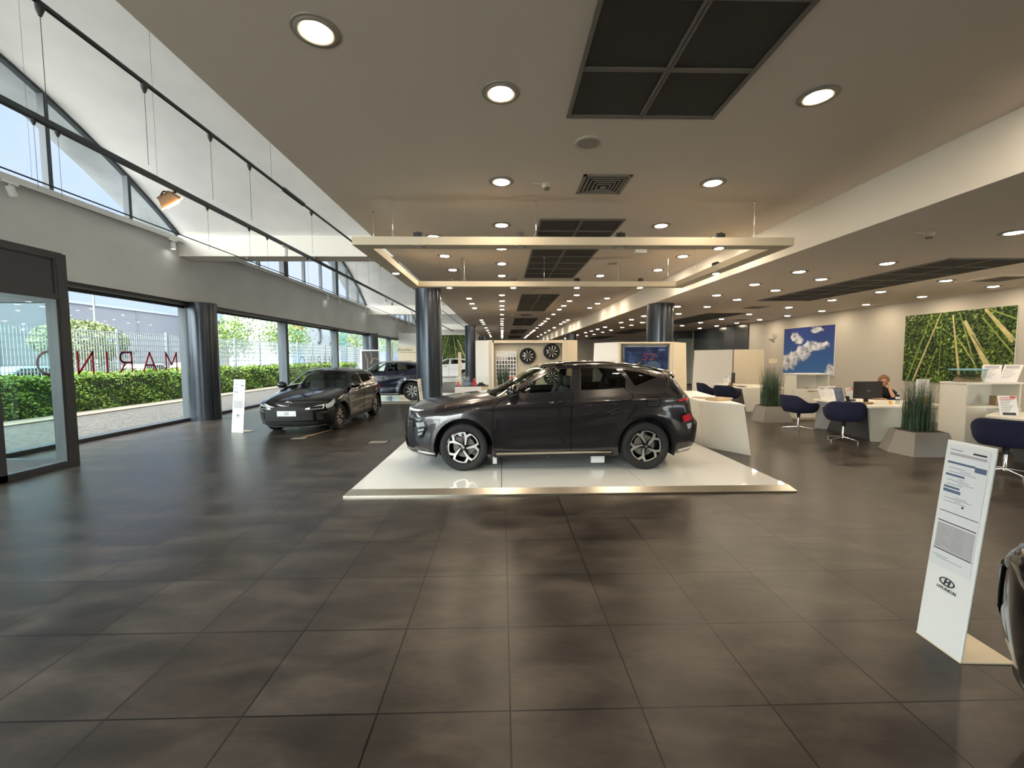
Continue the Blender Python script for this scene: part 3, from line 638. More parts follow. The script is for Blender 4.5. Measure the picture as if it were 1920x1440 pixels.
# ------------------------------------------------------------------ podiums
def podium(x0, x1, y0, y1, label, joints_x, joints_y, mat='podium_gloss'):
    t2 = thing('display_podium', label, 'podium', ((x0 + x1) / 2, (y0 + y1) / 2, 0))
    cx, cy = (x0 + x1) / 2, (y0 + y1) / 2; w, h = (x1 - x0) / 2, (y1 - y0) / 2
    xs = [x0 + 0.07] + joints_x + [x1 - 0.07]; ys = [y0 + 0.07] + joints_y + [y1 - 0.07]
    mb = MB()
    for a, b2 in zip(xs[:-1], xs[1:]):
        for p, q in zip(ys[:-1], ys[1:]): mb.box(a - cx + 0.004, b2 - cx - 0.004, p - cy + 0.004, q - cy - 0.004, 0.07, 0.08)
    mb.build('top_panels', mat, t2)
    MB().box(-w + 0.07, w - 0.07, -h + 0.07, h - 0.07, 0.0, 0.0695).build('core', 'joint', t2)
    mb = MB()
    o = [(-w, -h), (w, -h), (w, h), (-w, h)]; i2 = [(-w + 0.07, -h + 0.07), (w - 0.07, -h + 0.07), (w - 0.07, h - 0.07), (-w + 0.07, h - 0.07)]
    for k in range(4):
        a, b2, c2, d = o[k], o[(k + 1) % 4], i2[(k + 1) % 4], i2[k]
        mb.add([(*a, 0), (*b2, 0), (*b2, 0.02), (*a, 0.02), (*d, 0.081), (*c2, 0.081)], [(0, 1, 2, 3), (3, 2, 5, 4)])
    mb.build('steel_edge', 'steel', t2)
    return t2
podium(-1.99, 3.75, 5.25, 8.9, 'white glossy display podium with steel edge under the grey car', [-0.02, 1.83], [6.42, 7.6])
podium(-7.4, -1.5, 15.9, 19.6, 'white glossy podium under the navy car', [-5.4, -3.4], [17.1, 18.3])
podium(-7.0, -1.2, 27.9 + 0.2, 33.4, 'white glossy podium under the white car', [-5.0, -3.0], [30])
for (x0, y0, x1, y1, l) in ((-4.55, 9.05, -4.2, 9.3, 'flat dark floor socket plate in front of the black hatchback'), (-2.75, 8.55, -2.35, 8.85, 'square outlined floor socket cover by the podium corner')):
    t2 = thing('floor_socket', l, 'floor socket', ((x0 + x1) / 2, (y0 + y1) / 2, 0))
    w, h = (x1 - x0) / 2, (y1 - y0) / 2; mb = MB()
    for a in ((-w, w, -h, -h + 0.015), (-w, w, h - 0.015, h), (-w, -w + 0.015, -h, h), (w - 0.015, w, -h, h)): mb.box(*a, 0, 0.004)
    mb.build('rim', 'joint', t2); MB().box(-w + 0.015, w - 0.015, -h + 0.015, h - 0.015, 0, 0.003).build('cover', 'vent_grid', t2)
mb = MB(); mb.add([(-4.40, 9.3, 0.0), (-4.32, 9.3, 0), (-4.02, 10.4, 0), (-4.10, 10.4, 0), (-4.40, 9.3, 0.006), (-4.32, 9.3, 0.006), (-4.02, 10.4, 0.006), (-4.10, 10.4, 0.006)], [(0, 3, 2, 1), (4, 5, 6, 7), (0, 1, 5, 4), (1, 2, 6, 5), (2, 3, 7, 6), (3, 0, 4, 7)])
tag(mb.build('cable_cover', 'tan'), 'thin brown cable cover strip running under the black hatchback', 'cable cover')
# ------------------------------------------------------------------ cars
def pchip(pts):
    xs = np.array([p[0] for p in pts], float); ys = np.array([p[1] for p in pts], float)
    h = np.diff(xs); d = np.diff(ys) / h; m = np.zeros(len(xs)); m[0], m[-1] = d[0], d[-1]
    for i in range(1, len(xs) - 1):
        if d[i - 1] * d[i] > 0:
            w1, w2 = 2 * h[i] + h[i - 1], h[i] + 2 * h[i - 1]; m[i] = (w1 + w2) / (w1 / d[i - 1] + w2 / d[i])
    def f(x):
        x = np.clip(np.asarray(x, float), xs[0], xs[-1]); i = np.clip(np.searchsorted(xs, x, side='right') - 1, 0, len(h) - 1)
        t = (x - xs[i]) / h[i]
        return (2 * t**3 - 3 * t**2 + 1) * ys[i] + (t**3 - 2 * t**2 + t) * h[i] * m[i] + (-2 * t**3 + 3 * t**2) * ys[i + 1] + (t**3 - t**2) * h[i] * m[i + 1]
    return f
def inside(poly, X, Z):
    P = np.asarray(poly); r = np.zeros(X.shape, bool); n = len(P); j = n - 1
    for i in range(n):
        xi, zi, xj, zj = P[i][0], P[i][1], P[j][0], P[j][1]
        c = ((zi > Z) != (zj > Z)) & (X < (xj - xi) * (Z - zi) / (zj - zi + 1e-12) + xi); r ^= c; j = i
    return r
def nearest(poly, X, Z, closed=True):
    P = np.asarray(poly, float); A, B = (P, np.roll(P, -1, 0)) if closed else (P[:-1], P[1:])
    D = B - A; L = (D ** 2).sum(1); k = L > 1e-12; A, D, L = A[k], D[k], L[k]
    X = np.asarray(X, float); Z = np.asarray(Z, float); sh = X.shape; x, z = X.ravel()[:, None], Z.ravel()[:, None]
    t = np.clip(((x - A[:, 0]) * D[:, 0] + (z - A[:, 1]) * D[:, 1]) / L, 0, 1); px, pz = A[:, 0] + t * D[:, 0], A[:, 1] + t * D[:, 1]
    dd = np.hypot(x - px, z - pz); i = dd.argmin(1); r = np.arange(len(i))
    return dd[r, i].reshape(sh), px[r, i].reshape(sh), pz[r, i].reshape(sh)
def raster(regions, outlines, box, h):
    """regions: list of fn(X,Z)->mask in priority order; outlines: polylines to snap to. returns X,Z vertex grids and cell class"""
    x0, x1, z0, z1 = box; nx = int((x1 - x0) / h) + 1; nz = int((z1 - z0) / h) + 1
    gx = x0 + h * np.arange(nx + 1); gz = z0 + h * np.arange(nz + 1); X, Z = np.meshgrid(gx, gz, indexing='ij')
    CX, CZ = X[:-1, :-1] + h / 2, Z[:-1, :-1] + h / 2; cls = np.zeros(CX.shape, int)
    for k, fn in enumerate(regions):
        m = fn(CX, CZ) & (cls == 0); cls[m] = k + 1
    pad = np.zeros((cls.shape[0] + 2, cls.shape[1] + 2), int) ; pad[1:-1, 1:-1] = cls
    a, b, c, d = pad[:-1, :-1], pad[1:, :-1], pad[:-1, 1:], pad[1:, 1:]
    edge = ~((a == b) & (b == c) & (c == d))
    ex, ez = X[edge], Z[edge]; bd = np.full(ex.shape, 1e9); nx_, nz_ = ex.copy(), ez.copy()
    for (pl, closed) in outlines:
        dd, px, pz = nearest(pl, ex, ez, closed); k = dd < bd; bd[k] = dd[k]; nx_[k] = px[k]; nz_[k] = pz[k]
    k = bd < h * 1.3; ex2, ez2 = np.where(k, nx_, ex), np.where(k, nz_, ez); X[edge] = ex2; Z[edge] = ez2
    return X, Z, cls
class CarShape:
    def __init__(s, sp):
        s.sp = sp; n = len(sp['C']); s.n = n; ii = list(range(n))
        s.cx = pchip([(i, p[0]) for i, p in enumerate(sp['C'])]); s.cz = pchip([(i, p[1]) for i, p in enumerate(sp['C'])])
        s.ex = pchip([(i, p[0]) for i, p in enumerate(sp['E'])]); s.ez = pchip([(i, p[1]) for i, p in enumerate(sp['E'])])
        s.wp = pchip(sp['W']); s.vz = pchip(sp['V'])
        s.ss = np.arange(0, (n - 1) * 6 + 1) / 6.0
        s.outer = np.stack([s.ex(s.ss), s.ez(s.ss)], 1)
        s.wheels = sp['wheels']; s.R = sp['arch']
        s.kd = np.arange(0, (n - 1) * 30 + 1) / 30.0; s.tb = [f(s.kd) for f in (s.cx, s.cz, s.ex, s.ez)]; s.tb.append(s.Y(s.tb[2], s.tb[3])); s.tb = np.stack(s.tb, 1)
    def Y(s, X, Z, edge=None):
        X = np.asarray(X, float); Z = np.asarray(Z, float)
        y = s.wp(X) + s.vz(Z)
        d = nearest(s.outer, X.ravel(), Z.ravel(), False)[0].reshape(X.shape)
        y = y - 0.055 * np.clip(1 - d / 0.11, 0, 1) ** 2
        for (wx, wz) in s.wheels:
            r = np.hypot(X - wx, (Z - wz) * 1.0); fl = s.sp.get('flare', 0.02)
            y = y + fl * np.exp(-((r - s.R - 0.02) / 0.10) ** 2) * (Z < wz + 0.75)
        for (fn) in s.sp.get('crease', []): y = y + fn(X, Z)
        return y
    def S(s, k, t):
        """strip point: k profile parameter, t -1..1 across"""
        f = min(max(k, 0.0), s.n - 1.0) * 30; i = min(int(f), len(s.kd) - 2); f -= i
        cx, cz, ex, ez, ye = [float(v) for v in s.tb[i] * (1 - f) + s.tb[i + 1] * f]; g = 0.72 * abs(t) ** 2.3 + 0.28 * abs(t) ** 7
        yy = t * ye
        return Vector((cx + (ex - cx) * g, yy, cz + (ez - cz) * g))
    def side(s, x, z, sgn=-1, off=0.0):
        return Vector((x, sgn * (float(s.Y(np.array([x]), np.array([z]))[0]) + off), z))
    def kz(s, z, lo=0, hi=None):
        """profile parameter on the nose for height z"""
        hi = hi or s.sp['nose_k']; a, b = lo, hi
        for _ in range(30):
            m = (a + b) / 2
            if float(s.cz(m)) < z: a = m
            else: b = m
        return a
def car(name, label, sp, paint, loc, rz, wheel_style, tint='glass_car', detail=True, zb=0.0):
    s = CarShape(sp); root = thing(name, label, 'car', loc, rz)
    # local frame: nose at -x ; origin under the wheelbase middle
    mid = (s.wheels[0][0] + s.wheels[1][0]) / 2; O = Matrix.Translation((-mid, 0, zb))
    def arc(wx, wz, r, n=40): return [(wx + r * math.cos(2 * PI * i / n), wz + r * math.sin(2 * PI * i / n)) for i in range(n)]
    L = sp['C'][-1][0]
    box = (min(p[0] for p in sp['E']) - 0.05, max(p[0] for p in sp['E']) + 0.1, 0.1, 1.7); h = 0.026 if detail else 0.04
    outer = [tuple(p) for p in s.outer]
    regs = [lambda X, Z, w=w: (np.hypot(X - w[0], Z - w[1]) < s.R) for w in s.wheels]
    wins = sp['windows']
    fns = [lambda X, Z: ~inside(outer, X, Z)] + regs + [lambda X, Z, p=p: inside(p[0], X, Z) for p in wins] + [lambda X, Z: np.ones(X.shape, bool)]
    outl = [(outer, True)] + [(arc(*w, s.R, 80), True) for w in s.wheels] + [(p[0], True) for p in wins]
    X, Z, cls = raster(fns, outl, box, h); Yv = s.Y(X, Z)
    body = MB(O); glassparts = []
    nb = 3 + len(wins) + 1
    def cells(mb, k, sgn, off=0.0):
        ids = {}; vs = []; fs = []
        for i, j in zip(*np.where(cls == k)):
            q = []
            for (a, b) in ((i, j), (i + 1, j), (i + 1, j + 1), (i, j + 1)):
                if (a, b) not in ids: ids[(a, b)] = len(vs); vs.append((X[a, b], sgn * (Yv[a, b] + off), Z[a, b]))
                q.append(ids[(a, b)])
            fs.append(tuple(q) if sgn < 0 else tuple(q[::-1]))
        mb.add(vs, fs)
    for sg in (-1, 1): cells(body, nb, sg)
    for wi, (poly, dark) in enumerate(wins):
        for sg in (-1, 1):
            g = MB(O); cells(g, 4 + wi, sg, -0.006); g.build('side_window', 'glass_car_dark' if dark else ('glass_car_privacy' if wi == 1 else tint), root, smooth=60)
            tr = MB(O); pl = [poly[i % len(poly)] for i in range(len(poly) + 1)]; pts = []
            for a, b in zip(pl[:-1], pl[1:]):
                for q in range(4): pts.append(s.side(a[0] + (b[0] - a[0]) * q / 4, a[1] + (b[1] - a[1]) * q / 4, sg, -0.001))
            tr.tube(pts + [pts[0]], 0.006, 5, cap=False); tr.build('window_trim', 'black', root)
    # strip
    T = [-1 + 2 * j / 28 for j in range(29)]; ks = list(s.ss)
    P = [[s.S(k, t) for t in T] for k in ks]
    (w0, w1), (r0, r1) = sp['screen'], sp['rear_screen']
    wsm, rsm, glk = MB(O), MB(O), MB(O)
    for i in range(len(ks) - 1):
        km = (ks[i] + ks[i + 1]) / 2
        for j in range(len(T) - 1):
            tmn = abs(T[j] + T[j + 1]) / 2; q = [P[i][j], P[i + 1][j], P[i + 1][j + 1], P[i][j + 1]]
            tgt = body
            if w0 <= km <= w1 and tmn < 0.93: tgt = wsm
            elif r0 <= km <= r1 and tmn < 0.88: tgt = rsm
            tgt.add(q, [(0, 3, 2, 1)])
    bo = body.build('body', paint, root, smooth=50, weld=True)
    wsm.build('windscreen', tint, root, smooth=60, weld=True); rsm.build('rear_screen', 'glass_car_dark', root, smooth=60, weld=True)
    # underside and wheel housings
    mb = MB(O); mb.box(0.5, L - 0.45, -0.62, 0.62, 0.19, 0.33); hw = s.wp(2.0) - 0.03
    a0, a1 = s.wheels[0][0] + s.R, s.wheels[1][0] - s.R; mb.box(a0, a1, -float(hw) + 0.03, float(hw) - 0.03, 0.21, 0.30)
    for (wx, wz) in s.wheels:
        for sg in (-1, 1):
            ys = sorted([sg * 0.52, sg * (float(s.wp(wx)) - 0.01)])
            pr = [[(wx + s.R * math.cos(a), y, wz + s.R * math.sin(a)) for y in ys] for a in [(-0.35 + (PI + 0.7) * i / 24) for i in range(25)]]
            mb.grid(pr); mb.add([p[0 if sg > 0 else 1] for p in pr], [tuple(range(25))])
    mb.build('underbody', 'rubber', root)
    # cabin
    def bx(mb, x0, x1, y0, y1, z0, z1): mb.box(x0, x1, y0, y1, z0, z1)
    zs = sp['seat_z']; xs = sp['seat_x']
    for y in (-0.37, 0.37):
        mb = MB(O); mb.prism([(xs, zs), (xs + 0.5, zs - 0.03), (xs + 0.52, zs + 0.1), (xs + 0.02, zs + 0.13)], -0.24, 0.24); 
        mb = MB(O @ Matrix.Translation((0, y, 0)))
        for (x0, x1, y0, y1, z0, z1) in ((xs, xs + 0.5, -0.24, 0.24, zs, zs + 0.13),): mb.box(x0, x1, y0, y1, z0, z1)
        mb.add([(xs + 0.42, -0.24, zs + 0.1), (xs + 0.56, -0.24, zs + 0.1), (xs + 0.72, -0.18, zs + 0.62), (xs + 0.62, -0.18, zs + 0.64), (xs + 0.42, 0.24, zs + 0.1), (xs + 0.56, 0.24, zs + 0.1), (xs + 0.72, 0.18, zs + 0.62), (xs + 0.62, 0.18, zs + 0.64)],
               [(0, 3, 2, 1), (4, 5, 6, 7), (0, 1, 5, 4), (1, 2, 6, 5), (2, 3, 7, 6), (3, 0, 4, 7)])
        mb.box(xs + 0.66, xs + 0.74, -0.13, 0.13, zs + 0.66, zs + 0.80); mb.box(xs + 0.68, xs + 0.70, -0.05, 0.05, zs + 0.6, zs + 0.68)
        mb.build('front_seat', 'seat_black', root, bevel=0.03)
    mb = MB(O); mb.box(xs + 1.0, xs + 1.5, -0.6, 0.6, zs - 0.02, zs + 0.12); mb.box(xs + 1.42, xs + 1.56, -0.6, 0.6, zs + 0.1, zs + 0.60)
    for y in (-0.38, 0.38): mb.box(xs + 1.48, xs + 1.56, y - 0.12, y + 0.12, zs + 0.62, zs + 0.74)
    mb.build('rear_seat', 'seat_black', root, bevel=0.02)
    mb = MB(O); x = sp['dash_x']; mb.box(x, x + 0.42, -0.66, 0.66, 0.55, sp['dash_z']); mb.box(x + 0.2, L - 0.5, -0.70, 0.70, 0.33, 0.42); mb.box(xs + 1.6, L - 0.5, -0.65, 0.65, 0.4, zs + 0.35); mb.build('dashboard', 'seat_black', root)
    mb = MB(O @ Matrix.Translation((x + 0.52, -0.37 * sp.get('drive', -1), sp['dash_z'] + 0.02)) @ Matrix.Rotation(math.radians(68), 4, 'Y'))
    mb.tube([(0.17 * math.cos(a), 0.17 * math.sin(a), 0) for a in [2 * PI * i / 20 for i in range(21)]], 0.015, 6, cap=False); mb.box(-0.03, 0.03, -0.16, 0.16, -0.02, 0.01); mb.build('steering_wheel', 'seat_black', root)
    # wheels
    wr = sp['wr']
    wparts = make_wheel(wr, wheel_style)
    first = None
    for (wx, wz) in s.wheels:
        for sg in (-1, 1):
            y = sg * (float(s.wp(wx)) - 0.145)
            if first is None:
                first = []
                wroot = None
                for (nm, mbb, mt, sm) in wparts:
                    o = mbb.build(nm, mt, wroot or root, smooth=sm); first.append(o)
                    if wroot is None: wroot = o
                o = wroot
            else:
                o = first[0].copy(); COL.objects.link(o); o.parent = root
                for q in first[1:]:
                    c = q.copy(); COL.objects.link(c); c.parent = o
            o.location = (wx - mid, y, zb + wr); o.rotation_euler = (0, 0.3 if wx < 2 else 0.9, PI if sg > 0 else 0)
            if sg > 0: o.rotation_euler = (0, -0.4, PI)
    # side details
    def seam(pl, nm='panel_gap', r=0.0035, mat='joint', sides=(-1, 1), off=0.0005):
        mb = MB(O)
        for sg in sides:
            pts = []
            for a, b in zip(pl[:-1], pl[1:]):
                m = max(2, int(math.hypot(b[0] - a[0], b[1] - a[1]) / 0.05))
                for q in range(m): pts.append(s.side(a[0] + (b[0] - a[0]) * q / m, a[1] + (b[1] - a[1]) * q / m, sg, off))
            pts.append(s.side(*pl[-1], sg, off)); mb.tube(pts, r, 5)
        return mb
    def patch(poly, off=0.006, hh=0.015, sides=(-1, 1)):
        xs_ = [p[0] for p in poly]; zs_ = [p[1] for p in poly]
        Xp, Zp, cl = raster([lambda A, B: inside(poly, A, B)], [(poly, True)], (min(xs_) - hh, max(xs_) + hh, min(zs_) - hh, max(zs_) + hh), hh)
        Yp = s.Y(Xp, Zp); mb = MB(O)
        for sg in sides:
            P1 = {}; vs = []; fs = []
            for i, j in zip(*np.where(cl == 1)):
                q = []
                for (a, b) in ((i, j), (i + 1, j), (i + 1, j + 1), (i, j + 1)):
                    if (a, b) not in P1: P1[(a, b)] = len(vs); vs.append((Xp[a, b], sg * (Yp[a, b] + off), Zp[a, b]))
                    q.append(P1[(a, b)])
                fs.append(tuple(q) if sg < 0 else tuple(q[::-1]))
            mb.add(vs, fs)
            pl = poly + [poly[0]]; pts = []
            for a, b in zip(pl[:-1], pl[1:]):
                for q in range(3): pts.append(s.side(a[0] + (b[0] - a[0]) * q / 3, a[1] + (b[1] - a[1]) * q / 3, sg, off - 0.004))
            mb.tube(pts + [pts[0]], 0.0045, 4, cap=False)
        return mb
    mb = MB(O)
    for pl in sp['seams']:
        q = seam(pl, r=sp.get('gap', .0045), off=.001); mb.v += [tuple(O @ Vector(v)) if False else v for v in []]; o_ = len(mb.v); mb.v += q.v; mb.f += [tuple(i + o_ for i in f) for f in q.f]; mb.mi += q.mi
    def front_line(kts, r, off=0.002):
        pts = []
        for (a, b) in zip(kts[:-1], kts[1:]):
            for q in range(8):
                pts.append(s.S(a[0] + (b[0] - a[0]) * q / 8, a[1] + (b[1] - a[1]) * q / 8))
        pts.append(s.S(*kts[-1])); return pts
    for kt in sp['hood_seams']:
        for sg in (-1, 1): mb.tube(front_line([(k, t * sg) for k, t in kt], 0.004), 0.004, 4)
    mb.build('panel_gaps', 'joint', root)
    for (nm, poly, mat, off) in sp['patches']:
        for sg in (-1, 1): patch([tuple(p) for p in poly], off, sides=(sg,)).build(nm, mat, root, smooth=60)
    def fpatch(z0f, z1f, t0, t1, nm, mat, off=0.008, mirror=True):
        """band on the nose between two height functions of t"""
        mb = MB(O); nn = 24
        for sg in ((1, -1) if mirror else (1,)):
            rows = []
            for a in range(nn + 1):
                t = t0 + (t1 - t0) * a / nn; row = []
                za = z0f(t) if callable(z0f) else z0f; zb_ = z1f(t) if callable(z1f) else z1f
                for b in range(9):
                    z = za + (zb_ - za) * b / 8
                    # find k whose point at this t has height z
                    lo, hi = 0.0, float(s.sp['nose_k'])
                    for _ in range(18):
                        m_ = (lo + hi) / 2
                        if s.S(m_, t).z < z: lo = m_
                        else: hi = m_
                    p = s.S(lo, t * sg); p2 = s.S(lo + 0.05, t * sg); p3 = s.S(lo, (t + 0.02) * sg)
                    nrm = (p3 - p).cross(p2 - p) * (-sg); nrm = nrm.normalized() if nrm.length > 1e-9 else Vector((-1, 0, 0))
                    if nrm.x > 0: nrm = -nrm
                    row.append(p + nrm * off)
                rows.append(row)
            mb.grid(rows, flip=(sg > 0))
        return mb.build(nm, mat, root, smooth=60)
    for f in sp['front']: fpatch(*f)
    # mirrors and handles
    for sg in (-1, 1):
        mx_, mz = sp['mirror']; y = abs(s.side(mx_, mz - 0.05).y)
        mb = MB(O); mb.ball((mx_, sg * (y + 0.135), mz), (0.10, 0.125, 0.082), 16, 10); mb.tube([(mx_ + 0.02, sg * (y - 0.02), mz - 0.08), (mx_, sg * (y + 0.10), mz - 0.05)], 0.028, 8); mb.build('door_mirror', 'black_gloss' if sp.get('blackmirror') else paint, root, smooth=60)
        for (hx, hz) in sp['handles']:
            p = s.side(hx, hz, sg, 0.025); q = s.side(hx + 0.20, hz + 0.012, sg, 0.025)
            mb = MB(O); mb.tube([s.side(hx - 0.01, hz, sg, 0.0), p + Vector((0.03, 0, 0)), (p + q) / 2, q - Vector((0.03, 0, 0)), s.side(hx + 0.215, hz + 0.012, sg, 0.0)], [0.010, 0.017, 0.019, 0.017, 0.010], 8); mb.build('door_handle', 'black_gloss' if sp.get('blackmirror') else paint, root, smooth=60)
    if sp.get('spoiler'):
        k0, k1 = sp['spoiler']; rows = []
        for a in range(21):
            t = -0.97 + 1.94 * a / 20; p = s.S(k0, t); rows.append([p + Vector((-0.16, 0, 0.025)), p + Vector((0.0, 0, 0.012)), p + Vector((0.045, 0, -0.03)), p + Vector((-0.02, 0, -0.05)), p + Vector((-0.16, 0, 0.0))])
        mb = MB(O); mb.grid(rows, flip=True); mb.build('spoiler', paint, root, smooth=60)
    mb = MB(O); p = s.S(sp['fin_k'], 0.0); mb.add([p + Vector((-0.08, 0, -0.005)), p + Vector((0.07, -0.02, -0.01)), p + Vector((0.07, 0.02, -0.01)), p + Vector((0.06, 0, 0.06))], [(0, 1, 3), (0, 3, 2), (1, 2, 3)]); mb.build('aerial_fin', 'black_gloss', root)
    return root, s, O
def ring_pts(r, y, n): return [(r * math.cos(2 * PI * i / n), y, r * math.sin(2 * PI * i / n)) for i in range(n)]
def make_wheel(R, style):
    out = []; w = 0.105; rr = R * 0.70
    tire = MB(); prof = [(rr, -w * 0.86), (R * 0.80, -w * 1.02), (R * 0.93, -w), (R * 0.985, -w * 0.86), (R, -w * 0.6)]
    for g in (-0.3, 0.0, 0.3): prof += [(R, w * g - 0.012), (R - 0.008, w * g - 0.008), (R - 0.008, w * g + 0.004), (R, w * g + 0.008)]
    prof += [(R, w * 0.6), (R * 0.985, w * 0.86), (R * 0.93, w), (R * 0.80, w * 1.02), (rr, w * 0.86)]
    tire.lathe(prof, 56, axis='y', cap=False); out.append(('wheel', tire, 'rubber', 35))
    rim = MB(); rim.lathe([(rr + 0.003, -w * 0.90), (rr - 0.012, -w * 0.95), (rr - 0.018, -w * 0.80), (rr - 0.03, -w * 0.3), (rr - 0.03, w * 0.8)], 48, axis='y', cap=False)
    rim.lathe([(rr - 0.03, 0.075), (0.17, 0.07), (0.06, 0.05), (0.0, 0.05)], 32, axis='y', cap=False)
    out.append(('rim', rim, 'black_gloss', 40))
    sp = MB(); Y = -w * 0.80
    def bar(poly, y0, y1, lst=sp):
        n = len(poly); a = sum(poly[i][0] * poly[(i + 1) % n][1] - poly[(i + 1) % n][0] * poly[i][1] for i in range(n))
        if a > 0: poly = poly[::-1]
        lst.add([(x, y0, z) for x, z in poly] + [(x, y1, z) for x, z in poly], [tuple(range(n)), tuple(range(2 * n - 1, n - 1, -1))] + [(i, n + i, n + (i + 1) % n, (i + 1) % n) for i in range(n)])
    def pol(r, a): return (r * math.cos(a), r * math.sin(a))
    def seg(r0, a0, r1, a1, w0, w1, y0=Y, y1=Y + 0.025, lst=sp):
        p, q = Vector(pol(r0, a0)), Vector(pol(r1, a1)); d = (q - p).normalized(); n = Vector((-d.y, d.x))
        bar([tuple(p - n * w0 / 2), tuple(q - n * w1 / 2), tuple(q + n * w1 / 2), tuple(p + n * w0 / 2)], y0, y1, lst)
    if style == 'hook':
        dk = MB()
        for i in range(5):
            a = 2 * PI * i / 5 + 0.3; s1 = 2 * PI / 5
            seg(0.045, a - 0.35, rr * 0.72, a + 0.10, 0.016, 0.042)                 # main spoke
            seg(rr * 0.66, a + 0.10, rr * 0.965, a - 0.24, 0.030, 0.030); seg(rr * 0.66, a + 0.10, rr * 0.955, a + 0.28, 0.030, 0.030)
            seg(rr * 0.95, a + 0.26, rr * 0.945, a + 0.62, 0.030, 0.034); seg(rr * 0.92, a + 0.6, rr * 0.945, a + s1 - 0.26, 0.02, 0.02)
            seg(rr * 0.80, a - 0.14, rr * 0.96, a - 0.32, 0.012, 0.012)
            seg(0.03, a - .2, rr * 0.97, a + 0.10, 0.06, 0.04, Y + 0.022, Y + 0.045, dk)
        out.append(('spokes', sp, 'silver', None)); out.append(('spoke_backs', dk, 'black_gloss', None))
    elif style == 'swirl':
        for i in range(9):
            a = 2 * PI * i / 9
            bar([pol(0.045, a), pol(rr * 0.62, a + 0.30), pol(rr * 0.95, a + 0.22), pol(rr * 0.95, a + 0.50), pol(rr * 0.60, a + 0.44)], Y, Y + 0.03)
        out.append(('spokes', sp, 'silver', None))
    else:
        for i in range(8):
            a = 2 * PI * i / 8
            seg(0.05, a, rr * 0.60, a + 0.20, 0.022, 0.026); seg(rr * 0.58, a + 0.18, rr * 0.96, a + 0.05, 0.024, 0.034); seg(rr * 0.58, a + 0.2, rr * 0.95, a + 0.42, 0.016, 0.018)
        out.append(('spokes', sp, 'silver', None))
    hub = MB(); hub.lathe([(0.048, Y - 0.004 + 0.03), (0.044, Y - 0.006), (0.03, Y - 0.012), (0, Y - 0.012)], 24, axis='y')
    for i in range(5):
        x, z = pol(0.066, 2 * PI * i / 5); hub.lathe([(0.008, Y + 0.03), (0.008, Y + 0.006), (0, Y + 0.006)], 8, (x, 0, z), axis='y')
    out.append(('hub_cap', hub, 'black_gloss', 40))
    T = frame((0, Y - 0.0135, 0), (1, 0, 0), (0, 0, 1)); lg = MB(T); strokes(lg, [[(-0.012, -0.014), (-0.006, 0.014)], [(0.006, -0.014), (0.012, 0.014)], [(-0.008, -0.004), (0.008, 0.004)]], 0.006); out.append(('emblem', lg, 'silver', None))
    dsc = MB(); dsc.lathe([(0.155, -0.005), (0.155, 0.012), (0.06, 0.012)], 32, axis='y'); dsc.box(-0.15, -0.06, -0.03, 0.03, 0.02, 0.11); out.append(('brake_disc', dsc, 'vent_grid', 40))
    return out
def gs(x, c, w): return np.exp(-((x - c) / w) ** 2)
